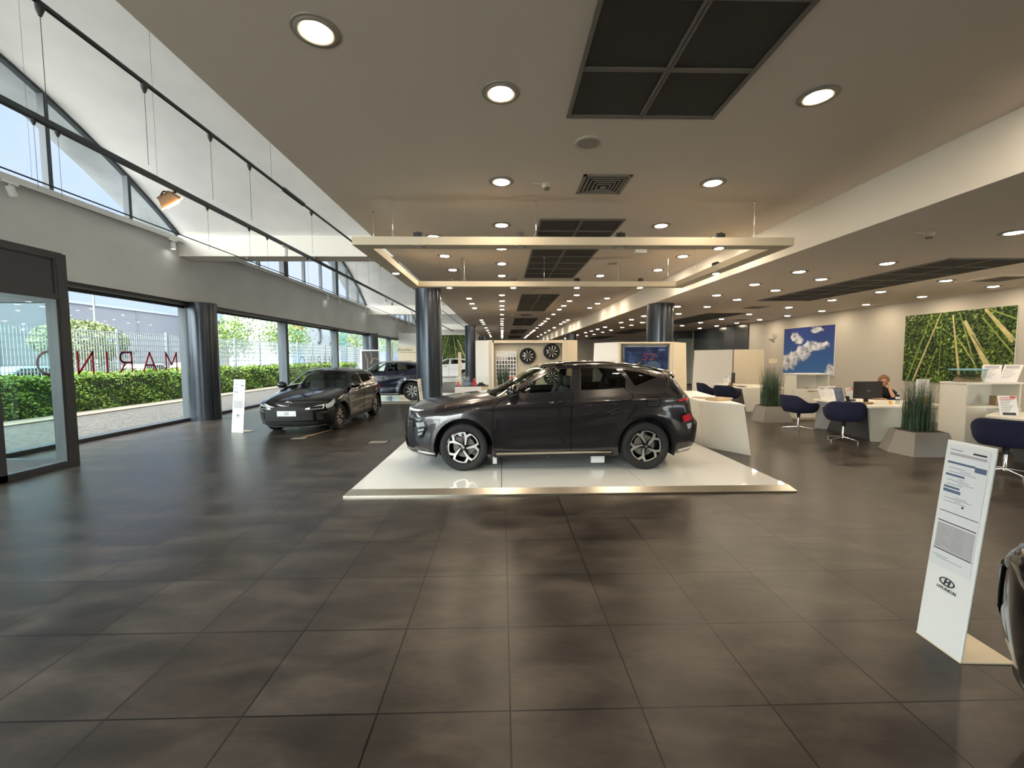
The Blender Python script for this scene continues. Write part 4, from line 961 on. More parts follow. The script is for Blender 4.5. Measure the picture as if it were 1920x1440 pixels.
KONA = dict(
    C=[(.04, .20), (-.05, .25), (-.09, .42), (-.09, .60), (-.06, .76), (.0, .88), (.14, .955), (.5, 1.02), (.85, 1.07), (1.2, 1.10), (2.02, 1.52), (2.3, 1.565), (2.7, 1.585), (3.2, 1.575), (3.68, 1.52), (4.10, 1.43), (4.10, 1.39), (4.25, 1.14), (4.33, 1.04), (4.36, .80), (4.45, .66), (4.43, .45), (4.33, .26), (4.1, .2)],
    E=[(.30, .22), (.21, .26), (.13, .42), (.11, .60), (.125, .76), (.19, .84), (.38, .89), (.7, .94), (1.05, 1.00), (1.42, 1.07), (2.20, 1.485), (2.45, 1.515), (2.8, 1.525), (3.2, 1.505), (3.62, 1.45), (3.98, 1.36), (3.99, 1.32), (4.14, 1.12), (4.20, 1.02), (4.24, .80), (4.33, .66), (4.31, .45), (4.22, .27), (4.0, .22)],
    W=[(-.1, .68), (.1, .775), (.25, .835), (.5, .872), (.9, .895), (1.5, .905), (2.5, .907), (3.3, .905), (3.8, .89), (4.1, .86), (4.3, .82), (4.46, .74)],
    V=[(.18, -.07), (.30, -.02), (.55, .0), (.75, .0), (.93, -.012), (1.04, -.04), (1.12, -.075), (1.22, -.12), (1.45, -.235), (1.62, -.33)],
    wheels=[(.88, .355), (3.54, .355)], arch=.425, wr=.347, flare=.020,
    crease=[lambda X, Z: -0.030 * gs(Z, .52 + .03 * (X - 2.2), .11) * np.clip((X - 1.3) / .4, 0, 1) * np.clip((3.2 - X) / .5, 0, 1),
            lambda X, Z: 0.014 * np.clip(1 - np.abs(Z - (.93 + .045 * (X - 1.2))) / .05, 0, 1) * np.clip((X - .7) / .4, 0, 1) * np.clip((4.2 - X) / .3, 0, 1),
            lambda X, Z: -0.016 * np.clip(1 - np.abs(Z - (.74 + .22 * (X - 2.75))) / .09, 0, 1) * gs(X, 2.75, .45)],
    windows=[([(1.60, 1.118), (1.80, 1.235), (2.05, 1.372), (2.25, 1.465), (2.42, 1.487), (2.49, 1.487), (2.43, 1.15)], False),
             ([(2.585, 1.168), (2.61, 1.487), (2.9, 1.487), (3.14, 1.468), (3.27, 1.33), (3.25, 1.20), (3.0, 1.185)], False),
             ([(3.25, 1.46), (3.5, 1.42), (3.74, 1.345), (3.60, 1.29), (3.44, 1.235), (3.38, 1.225)], True)],
    screen=(9.0, 10.0), rear_screen=(16.2, 17.8), nose_k=7.5, seat_z=.56, seat_x=1.75, dash_x=1.35, dash_z=1.03, drive=1,
    seams=[[(1.335, .30), (1.31, .60), (1.31, .93), (1.42, 1.02), (1.55, 1.10)], [(2.43, .27), (2.44, .9), (2.47, 1.14)], [(3.22, 1.195), (3.33, 1.12), (3.36, .93), (3.30, .83), (3.22, .72)],
           [(1.335, .30), (2.43, .27), (3.05, .30)], [(3.52, .97), (3.55, 1.06), (3.72, 1.06), (3.74, .99), (3.70, .93), (3.55, .93), (3.52, .97)], [(3.62, 1.43), (3.63, 1.35)], [(.47, .86), (.8, .925), (1.15, .975), (1.31, 1.0)], [(3.98, 1.30), (4.03, 1.1), (3.9, 1.22)]],
    hood_seams=[[(5.2, 0), (5.2, .8), (5.6, .97)], [(9.0, 0), (9.0, .95)]],
    patches=[('headlamp_cluster', [(.15, .73), (.33, .745), (.36, .66), (.30, .50), (.22, .46), (.15, .55)], 'black_gloss', .012),
             ('headlamp', [(.20, .71), (.31, .725), (.33, .67), (.22, .65)], 'headlamp', .02), ('headlamp_fin', [(.23, .615), (.32, .635), (.31, .605), (.23, .59)], 'headlamp', .02), ('headlamp_fin', [(.23, .56), (.295, .58), (.285, .55), (.23, .535)], 'headlamp', .02),
             ('bumper_trim', [(.21, .275), (.47, .255), (.47, .275), (.21, .297)], 'silver', .012), ('sill_strip', [(1.36, .245), (3.02, .265), (3.02, .285), (1.36, .275)], 'steel', .010), ('sill', [(1.33, .205), (3.06, .215), (3.06, .25), (1.33, .235)], 'black', .012),
             ('tail_lamp', [(4.02, 1.0), (4.17, 1.025), (4.17, 1.05), (4.02, 1.022)], 'tail_red', .012), ('rear_lamp_cluster', [(4.02, .80), (4.20, .86), (4.25, .72), (4.22, .60), (4.14, .56), (4.05, .70)], 'black_gloss', .012), ('rear_lamp', [(4.06, .79), (4.18, .82), (4.21, .74), (4.09, .70)], 'tail_red', .018), ('rear_lamp', [(4.13, .67), (4.20, .69), (4.19, .62), (4.15, .60)], 'headlamp', .018),
             ('rear_bumper_vent', [(4.0, .30), (4.26, .35), (4.24, .31), (4.02, .265)], 'silver', .012)],
    front=[(.865, .885, 0, .98, 'light_bar', 'drl', .01), (.32, .44, 0, .80, 'lower_grille', 'black_gloss', .008), (lambda t: .47, lambda t: .52, 0, .6, 'grille_slot', 'black_gloss', .008), (.245, .27, 0, 1.0, 'bumper_trim', 'silver', .014)],
    mirror=(1.60, 1.165), handles=[(2.12, 1.0), (3.10, 1.03)], blackmirror=True, spoiler=(15.0, 1), fin_k=14.0)
I20 = dict(
    C=[(.04, .18), (-.02, .24), (-.05, .38), (-.05, .52), (-.03, .62), (.02, .70), (.15, .775), (.45, .87), (.8, .935), (1.08, .975), (1.85, 1.395), (2.1, 1.435), (2.5, 1.45), (3.0, 1.435), (3.45, 1.39), (3.76, 1.32), (3.76, 1.28), (3.92, 1.02), (3.96, .93), (3.98, .76), (4.04, .60), (4.02, .40), (3.95, .24), (3.8, .18)],
    E=[(.34, .19), (.28, .24), (.21, .38), (.19, .52), (.20, .62), (.24, .69), (.42, .76), (.72, .83), (1.02, .90), (1.32, .965), (2.03, 1.35), (2.28, 1.385), (2.6, 1.39), (3.0, 1.37), (3.38, 1.315), (3.64, 1.24), (3.64, 1.20), (3.79, .99), (3.84, .91), (3.89, .76), (3.96, .60), (3.94, .40), (3.88, .25), (3.8, .19)],
    W=[(-.06, .62), (.12, .73), (.25, .79), (.5, .842), (.85, .868), (1.4, .88), (2.4, .882), (3.1, .878), (3.6, .86), (3.85, .82), (4.05, .74)],
    V=[(.17, -.07), (.28, -.02), (.5, .0), (.7, .0), (.85, -.015), (.95, -.04), (1.03, -.075), (1.12, -.115), (1.36, -.24), (1.5, -.31)],
    wheels=[(.83, .315), (3.41, .315)], arch=.375, wr=.312, flare=.02,
    crease=[lambda X, Z: 0.014 * np.clip(1 - np.abs(Z - (.84 + .03 * (X - 1.2))) / .05, 0, 1) * np.clip((X - .6) / .4, 0, 1) * np.clip((3.8 - X) / .3, 0, 1),
            lambda X, Z: -0.028 * gs(Z, .46 + .05 * (X - 2.), .10) * np.clip((X - 1.2) / .4, 0, 1) * np.clip((3.05 - X) / .4, 0, 1)],
    windows=[([(1.46, 1.00), (1.70, 1.14), (1.95, 1.27), (2.08, 1.335), (2.22, 1.35), (2.30, 1.35), (2.28, 1.03)], False), ([(2.40, 1.04), (2.41, 1.35), (2.75, 1.345), (3.0, 1.325), (3.10, 1.22), (3.12, 1.09), (2.8, 1.06)], False), ([(3.10, 1.31), (3.30, 1.27), (3.42, 1.20), (3.18, 1.11)], True)],
    screen=(9.0, 10.0), rear_screen=(16.2, 17.8), nose_k=7.5, seat_z=.48, seat_x=1.62, dash_x=1.20, dash_z=.93, drive=1,
    seams=[[(1.24, .28), (1.22, .55), (1.22, .86), (1.40, .98)], [(2.30, .26), (2.32, .85), (2.34, 1.03)], [(3.10, 1.09), (3.20, .95), (3.16, .75), (3.05, .62)], [(1.24, .28), (2.30, .26), (2.93, .28)]],
    hood_seams=[[(5.0, 0), (5.0, .62), (5.5, .97)], [(9.0, 0), (9.0, .95)]],
    patches=[('headlamp_side', [(.23, .665), (.52, .775), (.52, .745), (.36, .61), (.22, .59)], 'headlamp', .010), ('sill', [(1.23, .19), (2.98, .20), (2.98, .23), (1.23, .22)], 'black', .010), ('tail_lamp', [(3.60, .93), (3.79, .90), (3.80, .80), (3.68, .82)], 'tail_red', .012)],
    front=[(lambda t: .33 + .02 * t, lambda t: .655 - .05 * t, 0, .74, 'grille', 'rubber', .006), (lambda t: .58 + .02 * (t - .55), lambda t: .60 + .16 * (t - .5), .54, .985, 'headlamp', 'drl', .012), (lambda t: .583 + .03 * (t - .55), lambda t: .61 + .11 * (t - .5), .66, .965, 'headlamp_inner', 'black_gloss', .018),
           (lambda t: .34, lambda t: .50 - .06 * abs(t - .86) / .1, .82, .97, 'bumper_vent', 'black', .008), (.235, .315, 0, .85, 'lower_grille', 'black', .008), (.208, .222, 0, 1.0, 'bumper_trim', 'silver', .016)],
    mirror=(1.48, 1.04), handles=[(2.02, .93), (2.88, .96)], blackmirror=True, spoiler=(15.0, 1), fin_k=14.0)
def scaled(sp, fx, fy, fz):
    import copy
    q = dict(sp)
    for k in ('C', 'E'): q[k] = [(x * fx, z * fz) for x, z in sp[k]]
    q['W'] = [(x * fx, w * fy) for x, w in sp['W']]; q['V'] = [(z * fz, v) for z, v in sp['V']]
    q['wheels'] = [(x * fx, z) for x, z in sp['wheels']]
    q['windows'] = [([(x * fx, z * fz) for x, z in p], d) for p, d in sp['windows']]; q['seams'] = [[(x * fx, z * fz) for x, z in p] for p in sp['seams']]
    q['patches'] = [(n, [(x * fx, z * fz) for x, z in p], m, o) for n, p, m, o in sp['patches']]; q['crease'] = [(lambda X, Z, f=f: f(X / fx, Z / fz)) for f in sp['crease']]
    q['handles'] = [(x * fx, z * fz) for x, z in sp['handles']]; q['mirror'] = (sp['mirror'][0] * fx, sp['mirror'][1] * fz); q['dash_x'] = sp['dash_x'] * fx; q['dash_z'] = sp['dash_z'] * fz; q['seat_x'] *= fx
    return q
def logo(T, w, parent, name='emblem', mat='chrome'):
    mb = MB(T); h = w * 0.52
    mb.tube([(w / 2 * math.cos(a), h / 2 * math.sin(a), 0.004) for a in [2 * PI * i / 28 for i in range(29)]], w * 0.04, 6, cap=False)
    strokes(mb, [[(-w * .20, -h * .36), (-w * .10, h * .36)], [(w * .10, -h * .36), (w * .20, h * .36)], [(-w * .14, -h * .05), (w * .14, h * .05)]], w * 0.09)
    return mb.build(name, mat, parent)
# the grey crossover on the podium: nose to the left
root, ks, O = car('car', 'dark grey crossover on the white podium, side on, nose to the left', KONA, 'paint_grey', (0.76, 6.965, 0.08), 0.0, 'hook')
T = frame(O @ ks.side(1.06, .925, -1, .004), (1, 0, 0), (0, -.1, 1)); mb = MB(T); strokes(mb, [[(-.04, -.012), (-.03, .012), (-.015, -.012), (-.005, .012)]], .006); mb.build('badge', 'chrome', root); text('Line', .035, T @ Matrix.Translation((.035, 0, 0)), 'chrome', 'badge_text', root)
for (x0, x1) in ((1.30, 1.36), (2.78, 2.98)):   # white strips modelled in place of reflections under the sill
    tb_ = MB(O); tb_.box(x0, x1, -.66, -.62, .06, .21); tb_.build('sill_reflection', 'white_metal', root)
rl = MB(O)
for sg in (-1, 1): rl.tube([ks.S(10.4, .88 * sg) + Vector((0, 0, 0.0)), ks.S(11, .88 * sg) + Vector((0, 0, .03)), ks.S(12.5, .88 * sg) + Vector((0, 0, .03)), ks.S(14, .88 * sg) + Vector((0, 0, .025)), ks.S(14.5, .88 * sg)], .012, 8)
rl.build('roof_rail', 'black_gloss', root, smooth=60)
wp_ = MB(O); wp_.tube([ks.S(9.0, .5), ks.S(9.02, -.1) + Vector((0, 0, .02))], .008, 5); wp_.tube([ks.S(9.0, -.05), ks.S(9.02, -.65) + Vector((0, 0, .02))], .008, 5); wp_.build('wiper', 'black', root)
# black hatchback facing the viewer
root, ki, O = car('car', 'black hatchback by the windows facing the camera with a white front plate', I20, 'paint_black', (-4.68, 11.63, 0), math.radians(90 - 2.0), 'twin')
p = ki.S(ki.kz(.50), 0); T = O @ frame(p + Vector((-.022, 0, 0)), (0, -1, 0), (-.02, 0, 1))
mb = MB(T); mb.box(-.21, .21, -.058, .058, -.006, 0.004); mb.build('number_plate', 'paper', root, bevel=.003); text('i20', .085, T @ Matrix.Translation((0, 0, .006)), 'ink', 'plate_text', root)
p = ki.S(ki.kz(.715), 0); logo(O @ frame(p + Vector((-.024, 0, .0)), (0, -1, 0), (.35, 0, 1)), .155, root)
# navy car behind, side on
NAVY = scaled(KONA, .953, .975, .95); NAVY['blackmirror'] = False
root, kn, O = car('car', 'navy crossover half hidden behind the big column, nose towards the windows', NAVY, 'paint_navy', (-4.72, 17.12, 0.08), 0.0, 'twin', detail=False)
# white car far behind
WHT = scaled(KONA, 1.0, 1.0, .98)
root, kw, O = car('car', 'white car on the far podium in front of the tall bamboo print', WHT, 'paint_white', (-3.95, 30.6, 0.08), 0.0, 'twin', detail=False)
# black car cut by the right edge of the picture
root, kb, O = car('car', 'black car at the right picture edge, only its front corner showing', KONA, 'paint_black', (4.45, 1.15, 0), 0.0, 'twin')
# ------------------------------------------------------------------ information stands
def kiosk(label, loc, rz, w, tint='white_metal', back=False):
    t2 = thing('information_stand', label, 'information stand', loc, rz, None)
    H, lean = 1.23, 0.12
    T = frame((0, 0, 0), (1, 0, 0), (0, lean, H))
    mb = MB(T); L = math.hypot(H, lean); mb.box(-w / 2, w / 2, 0, L, -0.012, 0.0); mb.build('panel', tint, t2, bevel=0.004)
    MB().box(-w / 2, w / 2, 0.0, 0.30, 0.0, 0.008).build('base_plate', 'wood_back' if back else 'cream_panel', t2)
    F = T @ Matrix.Translation((0, 0, 0.002))
    mb = MB(F); mb.box(-w * .42, w * .42, L * .40, L * .975, 0, 0.003); ps = mb.build('paper_sheet', 'paper', t2)
    mb = MB(F)
    u = w * .80
    def ln(x0, x1, y, h, mi): mb.box(x0 * u - u / 2, x1 * u - u / 2, y * L - h / 2, y * L + h / 2, 0.003, 0.0042, mi)
    ln(.03, .35, .957, .006, 1); ln(.03, .97, .937, .016, 4); ln(.62, .95, .955, .010, 0)
    ln(.0, .72, .895, .012, 2); ln(.72, 1, .885, .03, 2); ln(.0, .5, .835, .012, 2); ln(.0, .42, .775, .012, 2); ln(.0, .46, .757, .018, 2)
    for i, y in enumerate((.87, .86, .85, .82, .81, .80, .79, .73, .722, .714, .706)): ln(.05 + .3 * (i % 2), .5 + .4 * ((i * 7) % 3) / 3, y, .003, 1)
    ln(0, 1, .655, .004, 0); ln(.55, .6, .695, .012, 0); ln(0, 1, .605, .006, 0); ln(0, 1, .465, .006, 0)
    mb.box(-u / 2, u / 2, .47 * L, .595 * L, 0.003, 0.0038, 4)
    for i in range(9): ln(.03, .2 + .3 * ((i * 5) % 4) / 4, .582 - i * .0125, .003, 1); ln(.45, .75, .582 - i * .0125, .003, 1)
    ln(0, .4, .435, .003, 1); ln(.1, .8, .425, .003, 1)
    mb.build('printed_lines', ['ink', 'ink_soft', 'ink_blue', 'ink_red', 'paper_grey'], ps)
    mb = MB(F); mb.box(-w * .45, w * .45, L * .385, L * .985, 0.006, 0.008); mb.build('clear_cover', 'glass_clear', t2)
    logo(F @ Matrix.Translation((0, L * .325, 0)), .085, t2, 'emblem', 'ink')
    text('HYUNDAI', .026, F @ Matrix.Translation((0, L * .288, 0.001)), 'ink', 'brand_text', t2)
    return t2
kiosk('white leaning information stand in the right foreground beside the black car', (2.588, 2.385, 0), -PI / 2 - 0.06, 0.275)
kiosk('white leaning information stand before the window column, left of the hatchback', (-6.17, 9.97, 0), math.radians(-18), 0.35)
kiosk('information stand seen edge on in front of the big round column', (-1.80, 9.9, 0), math.radians(90), 0.33, 'cream_panel', True)

# ------------------------------------------------------------------ partitions, displays
t2 = thing('display_wall', 'cream display wall with two mounted alloy wheels behind the grey car', 'display wall', (0.96, 17.2, 0))
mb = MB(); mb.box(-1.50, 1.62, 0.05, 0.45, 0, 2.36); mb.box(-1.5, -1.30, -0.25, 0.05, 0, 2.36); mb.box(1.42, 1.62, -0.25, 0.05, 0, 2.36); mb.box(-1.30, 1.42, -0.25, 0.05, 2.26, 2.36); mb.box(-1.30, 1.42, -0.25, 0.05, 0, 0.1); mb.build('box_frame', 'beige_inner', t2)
mb = MB(); mb.box(-1.34, -1.29, -0.27, -0.24, 0, 2.38); mb.box(-1.34, 1.45, -0.27, -0.24, 2.27, 2.38); mb.build('edge_strip', 'cream_panel', t2)
mb = MB(); mb.add([(-2.04, 0.1, 0), (-1.34, -0.27, 0), (-1.34, -0.27, 2.38), (-2.04, 0.1, 2.38), (-1.34, 0.45, 0), (-1.34, 0.45, 2.38)], [(0, 1, 2, 3), (0, 4, 1), (3, 2, 5), (0, 3, 5, 4)]); mb.build('side_panel', 'white_lacquer', t2)
mb = MB(); mb.add([(1.42, -0.27, 0), (2.06, -0.05, 0), (2.06, -0.05, 2.38), (1.42, -0.27, 2.38), (1.42, 0.45, 0), (1.42, 0.45, 2.38)], [(0, 1, 2, 3), (0, 4, 1), (3, 2, 5), (1, 4, 5, 2)]); mb.build('side_panel', 'cream_panel', t2)
bd = thing('sample_board', 'pale board of small dark colour samples on the display wall', 'sample board', (0.08, 17.20, 1.45))
MB().box(-0.36, 0.50, -0.02, 0.04, -0.75, 0.52).build('board', 'white_lacquer', bd)
sw = None
for r in range(7):
    for q in range(7):
        x, z = -0.27 + q * 0.115, 0.36 - r * 0.155
        m = 'silver' if r == 0 else ('paper_grey' if (r == 1 and q < 4) else ('red' if (r == 6 and q > 3) else ('ink' if (q + r) % 3 else 'ink_blue')))
        MB().box(x - 0.035, x + 0.035, -0.035, -0.02, z - 0.055, z + 0.055).build('colour_sample', m, bd, bevel=0.006)
def show_wheel(x, y, z, label, rot):
    t3 = None
    for (nm, mbb, mt, sm) in make_wheel(0.325, 'swirl'):
        if nm == 'brake_disc': continue
        if nm == 'wheel':
            t3 = thing('wheel_exhibit', label, 'wheel', (x, y, z), 0, 'alloy wheels on the display wall'); t3.rotation_euler = (0, rot, 0); nm = 'tyre'
        mbb.build(nm, mt, t3, smooth=sm)
    return t3
show_wheel(1.02, 17.13, 1.76, 'black alloy wheel with silver swirl spokes, left of the two high ones', 0)
show_wheel(1.98, 17.13, 1.93, 'black alloy wheel with silver swirl spokes, highest on the display wall', 0.3)
show_wheel(1.98, 17.13, 0.92, 'alloy wheel low on the display wall, seen through the grey car window', 0.1)
show_wheel(1.02, 17.13, 0.75, 'alloy wheel low on the display wall, hidden lower left', 0.2)
# screen kiosk
t2 = thing('screen_stand', 'cream display unit framing a large screen behind the grey car', 'display unit', (3.8, 11.4, 0))
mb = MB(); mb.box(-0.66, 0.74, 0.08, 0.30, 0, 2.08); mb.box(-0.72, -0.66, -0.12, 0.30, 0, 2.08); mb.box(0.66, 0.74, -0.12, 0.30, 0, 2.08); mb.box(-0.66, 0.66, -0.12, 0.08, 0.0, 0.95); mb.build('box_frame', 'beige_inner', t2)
MB().box(-0.73, 0.75, -0.14, 0.30, 2.07, 2.11).build('top_edge', 'cream_panel', t2)
mb = MB(); mb.add([(-1.42, 0.05, 0), (-0.72, -0.13, 0), (-0.72, -0.13, 2.11), (-1.33, 0.05, 2.09), (-0.72, 0.3, 0), (-0.72, 0.3, 2.11)], [(0, 1, 2, 3), (3, 2, 5), (0, 3, 5, 4), (0, 4, 1)]); mb.build('side_panel', 'white_lacquer', t2)
mb = MB(); mb.add([(0.74, -0.13, 0), (1.26, 0.1, 0), (1.18, 0.1, 2.09), (0.74, -0.13, 2.11), (0.74, 0.3, 0), (0.74, 0.3, 2.11)], [(0, 1, 2, 3), (3, 2, 5), (1, 4, 5, 2), (0, 4, 1)]); mb.build('side_panel', 'cream_panel', t2)
tv = thing('television', 'large wall screen showing a dark blue car rear with red lamps', 'screen', (3.86, 11.42, 1.64))
mb = MB(); mb.box(-0.63, 0.62, -0.03, 0.03, -0.37, 0.37); mb.build('casing', 'black_gloss', tv, bevel=0.006)
scr = MB(frame((-0.58, -0.034, -0.34), (1, 0, 0), (0, 0, 1))).box(0, 1.17, 0, 0.68, 0, 0.002).build('picture', 'tv_picture', tv)
F = frame((-0.58, -0.037, -0.34), (1, 0, 0), (0, 0, 1)); mb = MB(F)
strokes(mb, [[(.50, .42), (.55, .50), (.84, .47), (.86, .42)], [(.56, .34), (.60, .44)], [(.72, .34), (.78, .45)], [(.48, .36), (.53, .33), (.58, .33)], [(.66, .36), (.70, .33), (.78, .35)]], .012, 0, .001)
strokes(mb, [[(.03, .52), (.4, .53), (.85, .51)], [(.1, .40), (.33, .42), (.36, .36), (.2, .34)], [(.9, .5), (1.0, .6)]], .006, 1, .001); mb.add([(.62, .05, .0), (.95, .05, .0), (.98, .18, .0), (.85, .30, .0), (.70, .31, .0), (.60, .2, .0)], [(0, 1, 2, 3, 4, 5)], 1)
mb.build('picture_detail', ['tv_orange', 'tv_grey'], scr)
text('HYUNDAI', .035, F @ Matrix.Translation((1.0, .60, .001)), 'tv_white', 'screen_text', scr)
# white folding partition
t2 = thing('partition', 'tall white folded partition behind the far desk', 'partition', (8.45, 15.6, 0))
mb = MB(); mb.add([(-.72, 1.6, 0), (.05, .0, 0), (.05, .0, 1.96), (-.66, 1.6, 1.96), (-.66, 1.68, 0), (.1, .08, 0), (.1, .08, 1.96), (-.6, 1.68, 1.96)], [(0, 1, 2, 3), (5, 4, 7, 6), (3, 2, 6, 7), (0, 3, 7, 4), (1, 5, 6, 2)]); mb.build('left_leaf', 'white_lacquer', t2)
mb = MB(); mb.add([(.1, .0, 0), (1.3, .0, 0), (1.22, .0, 1.96), (.1, .0, 1.96), (.1, .08, 0), (1.3, .08, 0), (1.22, .08, 1.96), (.1, .08, 1.96)], [(0, 1, 2, 3), (5, 4, 7, 6), (3, 2, 6, 7), (1, 5, 6, 2)]); mb.build('right_leaf', 'cream_panel', t2)
t2 = thing('heron_ornament', 'thin metal bird ornament on a tall pole before the right wall', 'ornament', (10.15, 15.9, 0))
mb = MB(); mb.lathe([(0.14, 0), (0.14, 0.02), (0.01, 0.03)], 20); mb.build('base', 'bird', t2); mb = MB(); mb.tube([(0, 0, 0.02), (0.02, 0, 1.3), (0, 0, 2.22)], 0.014, 6); mb.build('pole', 'plastic_cream', t2)
mb = MB(); mb.tube([(-.20, 0, 2.32), (-.10, 0, 2.36), (0, 0, 2.32), (.08, 0, 2.24), (.15, 0, 2.27)], [.004, .022, .04, .02, .004], 8); mb.tube([(.05, 0, 2.3), (.12, 0, 2.48), (.06, 0, 2.56)], [.02, .012, .003], 6); mb.tube([(.05, 0, 2.3), (.18, 0, 2.42), (.16, 0, 2.55)], [.02, .010, .003], 6); mb.tube([(.02, 0, 2.33), (.03, 0, 2.52), (-.02, 0, 2.58)], [.015, .01, .003], 6); mb.build('bird', 'bird', t2, smooth=60)
t2 = thing('small_signpost', 'small cream sign on a short post behind the far planter', 'sign', (9.75, 15.2, 0)); MB().box(-.13, .16, -.01, .01, 1.46, 1.62).build('sign_plate', 'cream_panel', t2); mb = MB(); mb.tube([(.12, 0, 0), (.12, 0, 1.46)], .012, 6); mb.lathe([(.1, 0), (.1, .015), (0, .015)], 16, (.12, 0, 0)); mb.build('post', 'plastic_cream', t2)

# pictures
def picture(label, loc, w, h, mat):
    t2 = thing('wall_print', label, 'picture', loc, -PI / 2)
    MB().box(0, w, -0.0, 0.03, 0, h).build('panel_edge', 'white_lacquer', t2)
    return t2
pc = thing('wall_print', 'large print of white clouds in a deep blue sky on the right wall', 'picture', (XR - 0.04, 16.72, 1.05), -PI / 2)
MB().box(0, 2.58, 0.0, 0.035, 0, 1.72).build('panel_edge', 'white_lacquer', pc)
q = MB().box(0, 2.58, 0, 1.72, 0, 0.003).build('printed_sheet', 'print_clouds', pc); q.rotation_euler = (PI / 2, 0, 0)
def bamboo(label, loc, rz, w, h):
    t2 = thing('wall_print', label, 'picture', loc, rz)
    MB().box(0, w, 0.0, 0.035, 0, h).build('panel_edge', 'white_lacquer', t2)
    q = MB().box(0, w, 0, h, 0, 0.002).build('printed_sheet', 'print_foliage', t2); q.rotation_euler = (PI / 2, 0, 0)
    mb = MB(); fx, fy = w / 2.57, h / 1.8
    for i, (x0, y0, x1, y1, w0, w1, mi) in enumerate([(.12, .0, .72, 1.78, .05, .02, 0), (.30, .0, .95, 1.79, .055, .025, 1), (.98, .0, .98, 1.5, .02, .01, 0), (1.16, .0, 1.10, 1.7, .02, .015, 2), (1.50, .0, 1.24, 1.72, .07, .03, 1), (1.95, .0, 1.40, 1.75, .06, .02, 0), (1.80, .5, 1.35, 1.2, .025, .02, 1), (2.30, .0, 1.52, 1.55, .19, .08, 1),
                                            (2.57, 1.02, 1.95, 1.79, .16, .07, 1), (2.57, .72, 1.9, 1.6, .06, .03, 0), (2.57, .3, 1.75, 1.5, .05, .02, 2), (2.57, .55, 1.6, 1.75, .03, .02, 2), (2.45, .0, 1.7, 1.2, .04, .02, 2), (2.57, 1.5, 2.0, 1.79, .04, .03, 0), (2.1, .0, 1.6, .9, .03, .02, 2), (.62, .0, .9, .9, .03, .02, 0)]):
        a, b = Vector((x0 * fx, y0 * fy, 0)), Vector((x1 * fx, y1 * fy, 0)); d = (b - a).normalized(); n = Vector((-d.y, d.x, 0)); z = Vector((0, 0, 0.0025 + 0.0001 * i))
        def cl(p): return (min(max(p.x, 0), w), min(max(p.y, 0), h), p.z)
        mb.add([cl(a - n * w0 / 2 + z), cl(b - n * w1 / 2 + z), cl(b + n * w1 / 2 + z), cl(a + n * w0 / 2 + z)], [(0, 1, 2, 3)], mi)
    o = mb.build('printed_stalks', ['stalk_green', 'stalk_pale', 'stalk_dark'], q)
    return t2
bamboo('large print of bamboo stalks seen from below on the right wall', (XR - 0.04, 11.64, 1.03), -PI / 2, 2.57, 1.78)
# tall bamboo print on a freestanding wall behind the white car
tag(MB().box(-8.2, -2.2, 34.05, 34.2, 0, 3.6).build('partition', 'white_lacquer'), 'white freestanding wall carrying the tall bamboo print', 'partition')
bamboo('tall bamboo print behind the white car, seen between the two round columns', (-5.4, 34.0, 0.7), 0.0, 3.2, 2.75)
t2 = thing('banner_panel', 'cream banner panel with a short black heading above the navy car', 'banner', (-4.3, 20.9, 0))
MB().box(-.75, .55, 0, .05, 0, 2.25).build('panel', 'cream_panel', t2); text('Electrified', .17, frame((-.42, -.003, 2.08), (1, 0, 0), (0, 0, 1)), 'ink', 'heading', t2)
mb = MB(); mb.box(-.68, .55, -.004, 0, 1.945, 1.96); mb.box(-.45, -.12, -.004, 0, 1.38, 1.55); mb.build('printed_marks', 'ink', t2)
t2 = thing('banner_panel', 'framed photo panel of a dark car body beside the third window column', 'banner', (-7.75, 24.9, 0))
MB().box(-.45, .65, 0, .05, 0, 2.15).build('frame', 'white_lacquer', t2); MB().box(-.36, .6, -.004, 0, .8, 2.08).build('photo', 'black', t2)
mb = MB(frame((.42, -.006, 1.35), (1, 0, 0), (0, 0, 1))); mb.tube([(.22 * math.cos(a), .32 * math.sin(a), 0) for a in [PI * i / 14 for i in range(15)]], .02, 5); strokes(mb, [[(-.6, .6), (-.45, .1), (-.5, -.5)], [(-.3, .68), (-.2, .3), (-.28, 0)]], .03); mb.build('photo_highlight', 'tan', t2)
# accessories counter between the columns
t2 = thing('display_counter', 'low white counter with model cars seen above the grey bonnet', 'counter', (-0.95, 13.4, 0))
MB().box(-.52, .30, -.25, .35, 0, .82).build('body', 'white_lacquer', t2); MB().box(.30, .50, -.25, .35, 0, .82).build('side', 'wood_back', t2); MB().box(-.53, .51, -.26, .36, .82, .83).build('top', 'ink', t2)
mb = MB(); mb.box(-.5, .48, -.24, -.235, .83, 1.12); mb.box(-.5, -.495, -.24, .3, .83, 1.12); mb.box(.475, .48, -.24, .3, .83, 1.12); mb.build('glass_guard', 'glass_clear', t2)
for (x, mt, w, h, l) in ((-1.38, 'red', .10, .12, 'small red box at the left end of the low white counter'), (-1.08, 'ink_blue', .22, .2, 'blue toy shape on the low white counter'), (-.88, 'red', .13, .22, 'red toy shape on the low white counter'), (-.66, 'ink', .25, .10, 'black toy car on the low white counter')):
    mb = MB(); mb.box(x - w / 2, x + w / 2, 13.3, 13.45, .83, .83 + h * .5); mb.box(x - w / 3, x + w / 4, 13.32, 13.43, .83 + h * .5, .83 + h)
    tag(mb.build('toy_model', mt, bevel=.012), l, 'toy')
tag(MB().box(-1.42, -1.32, 13.75, 13.80, 0, 1.88).build('slim_pillar', 'cream_panel'), 'slim pale upright panel in front of the far round column', 'panel')

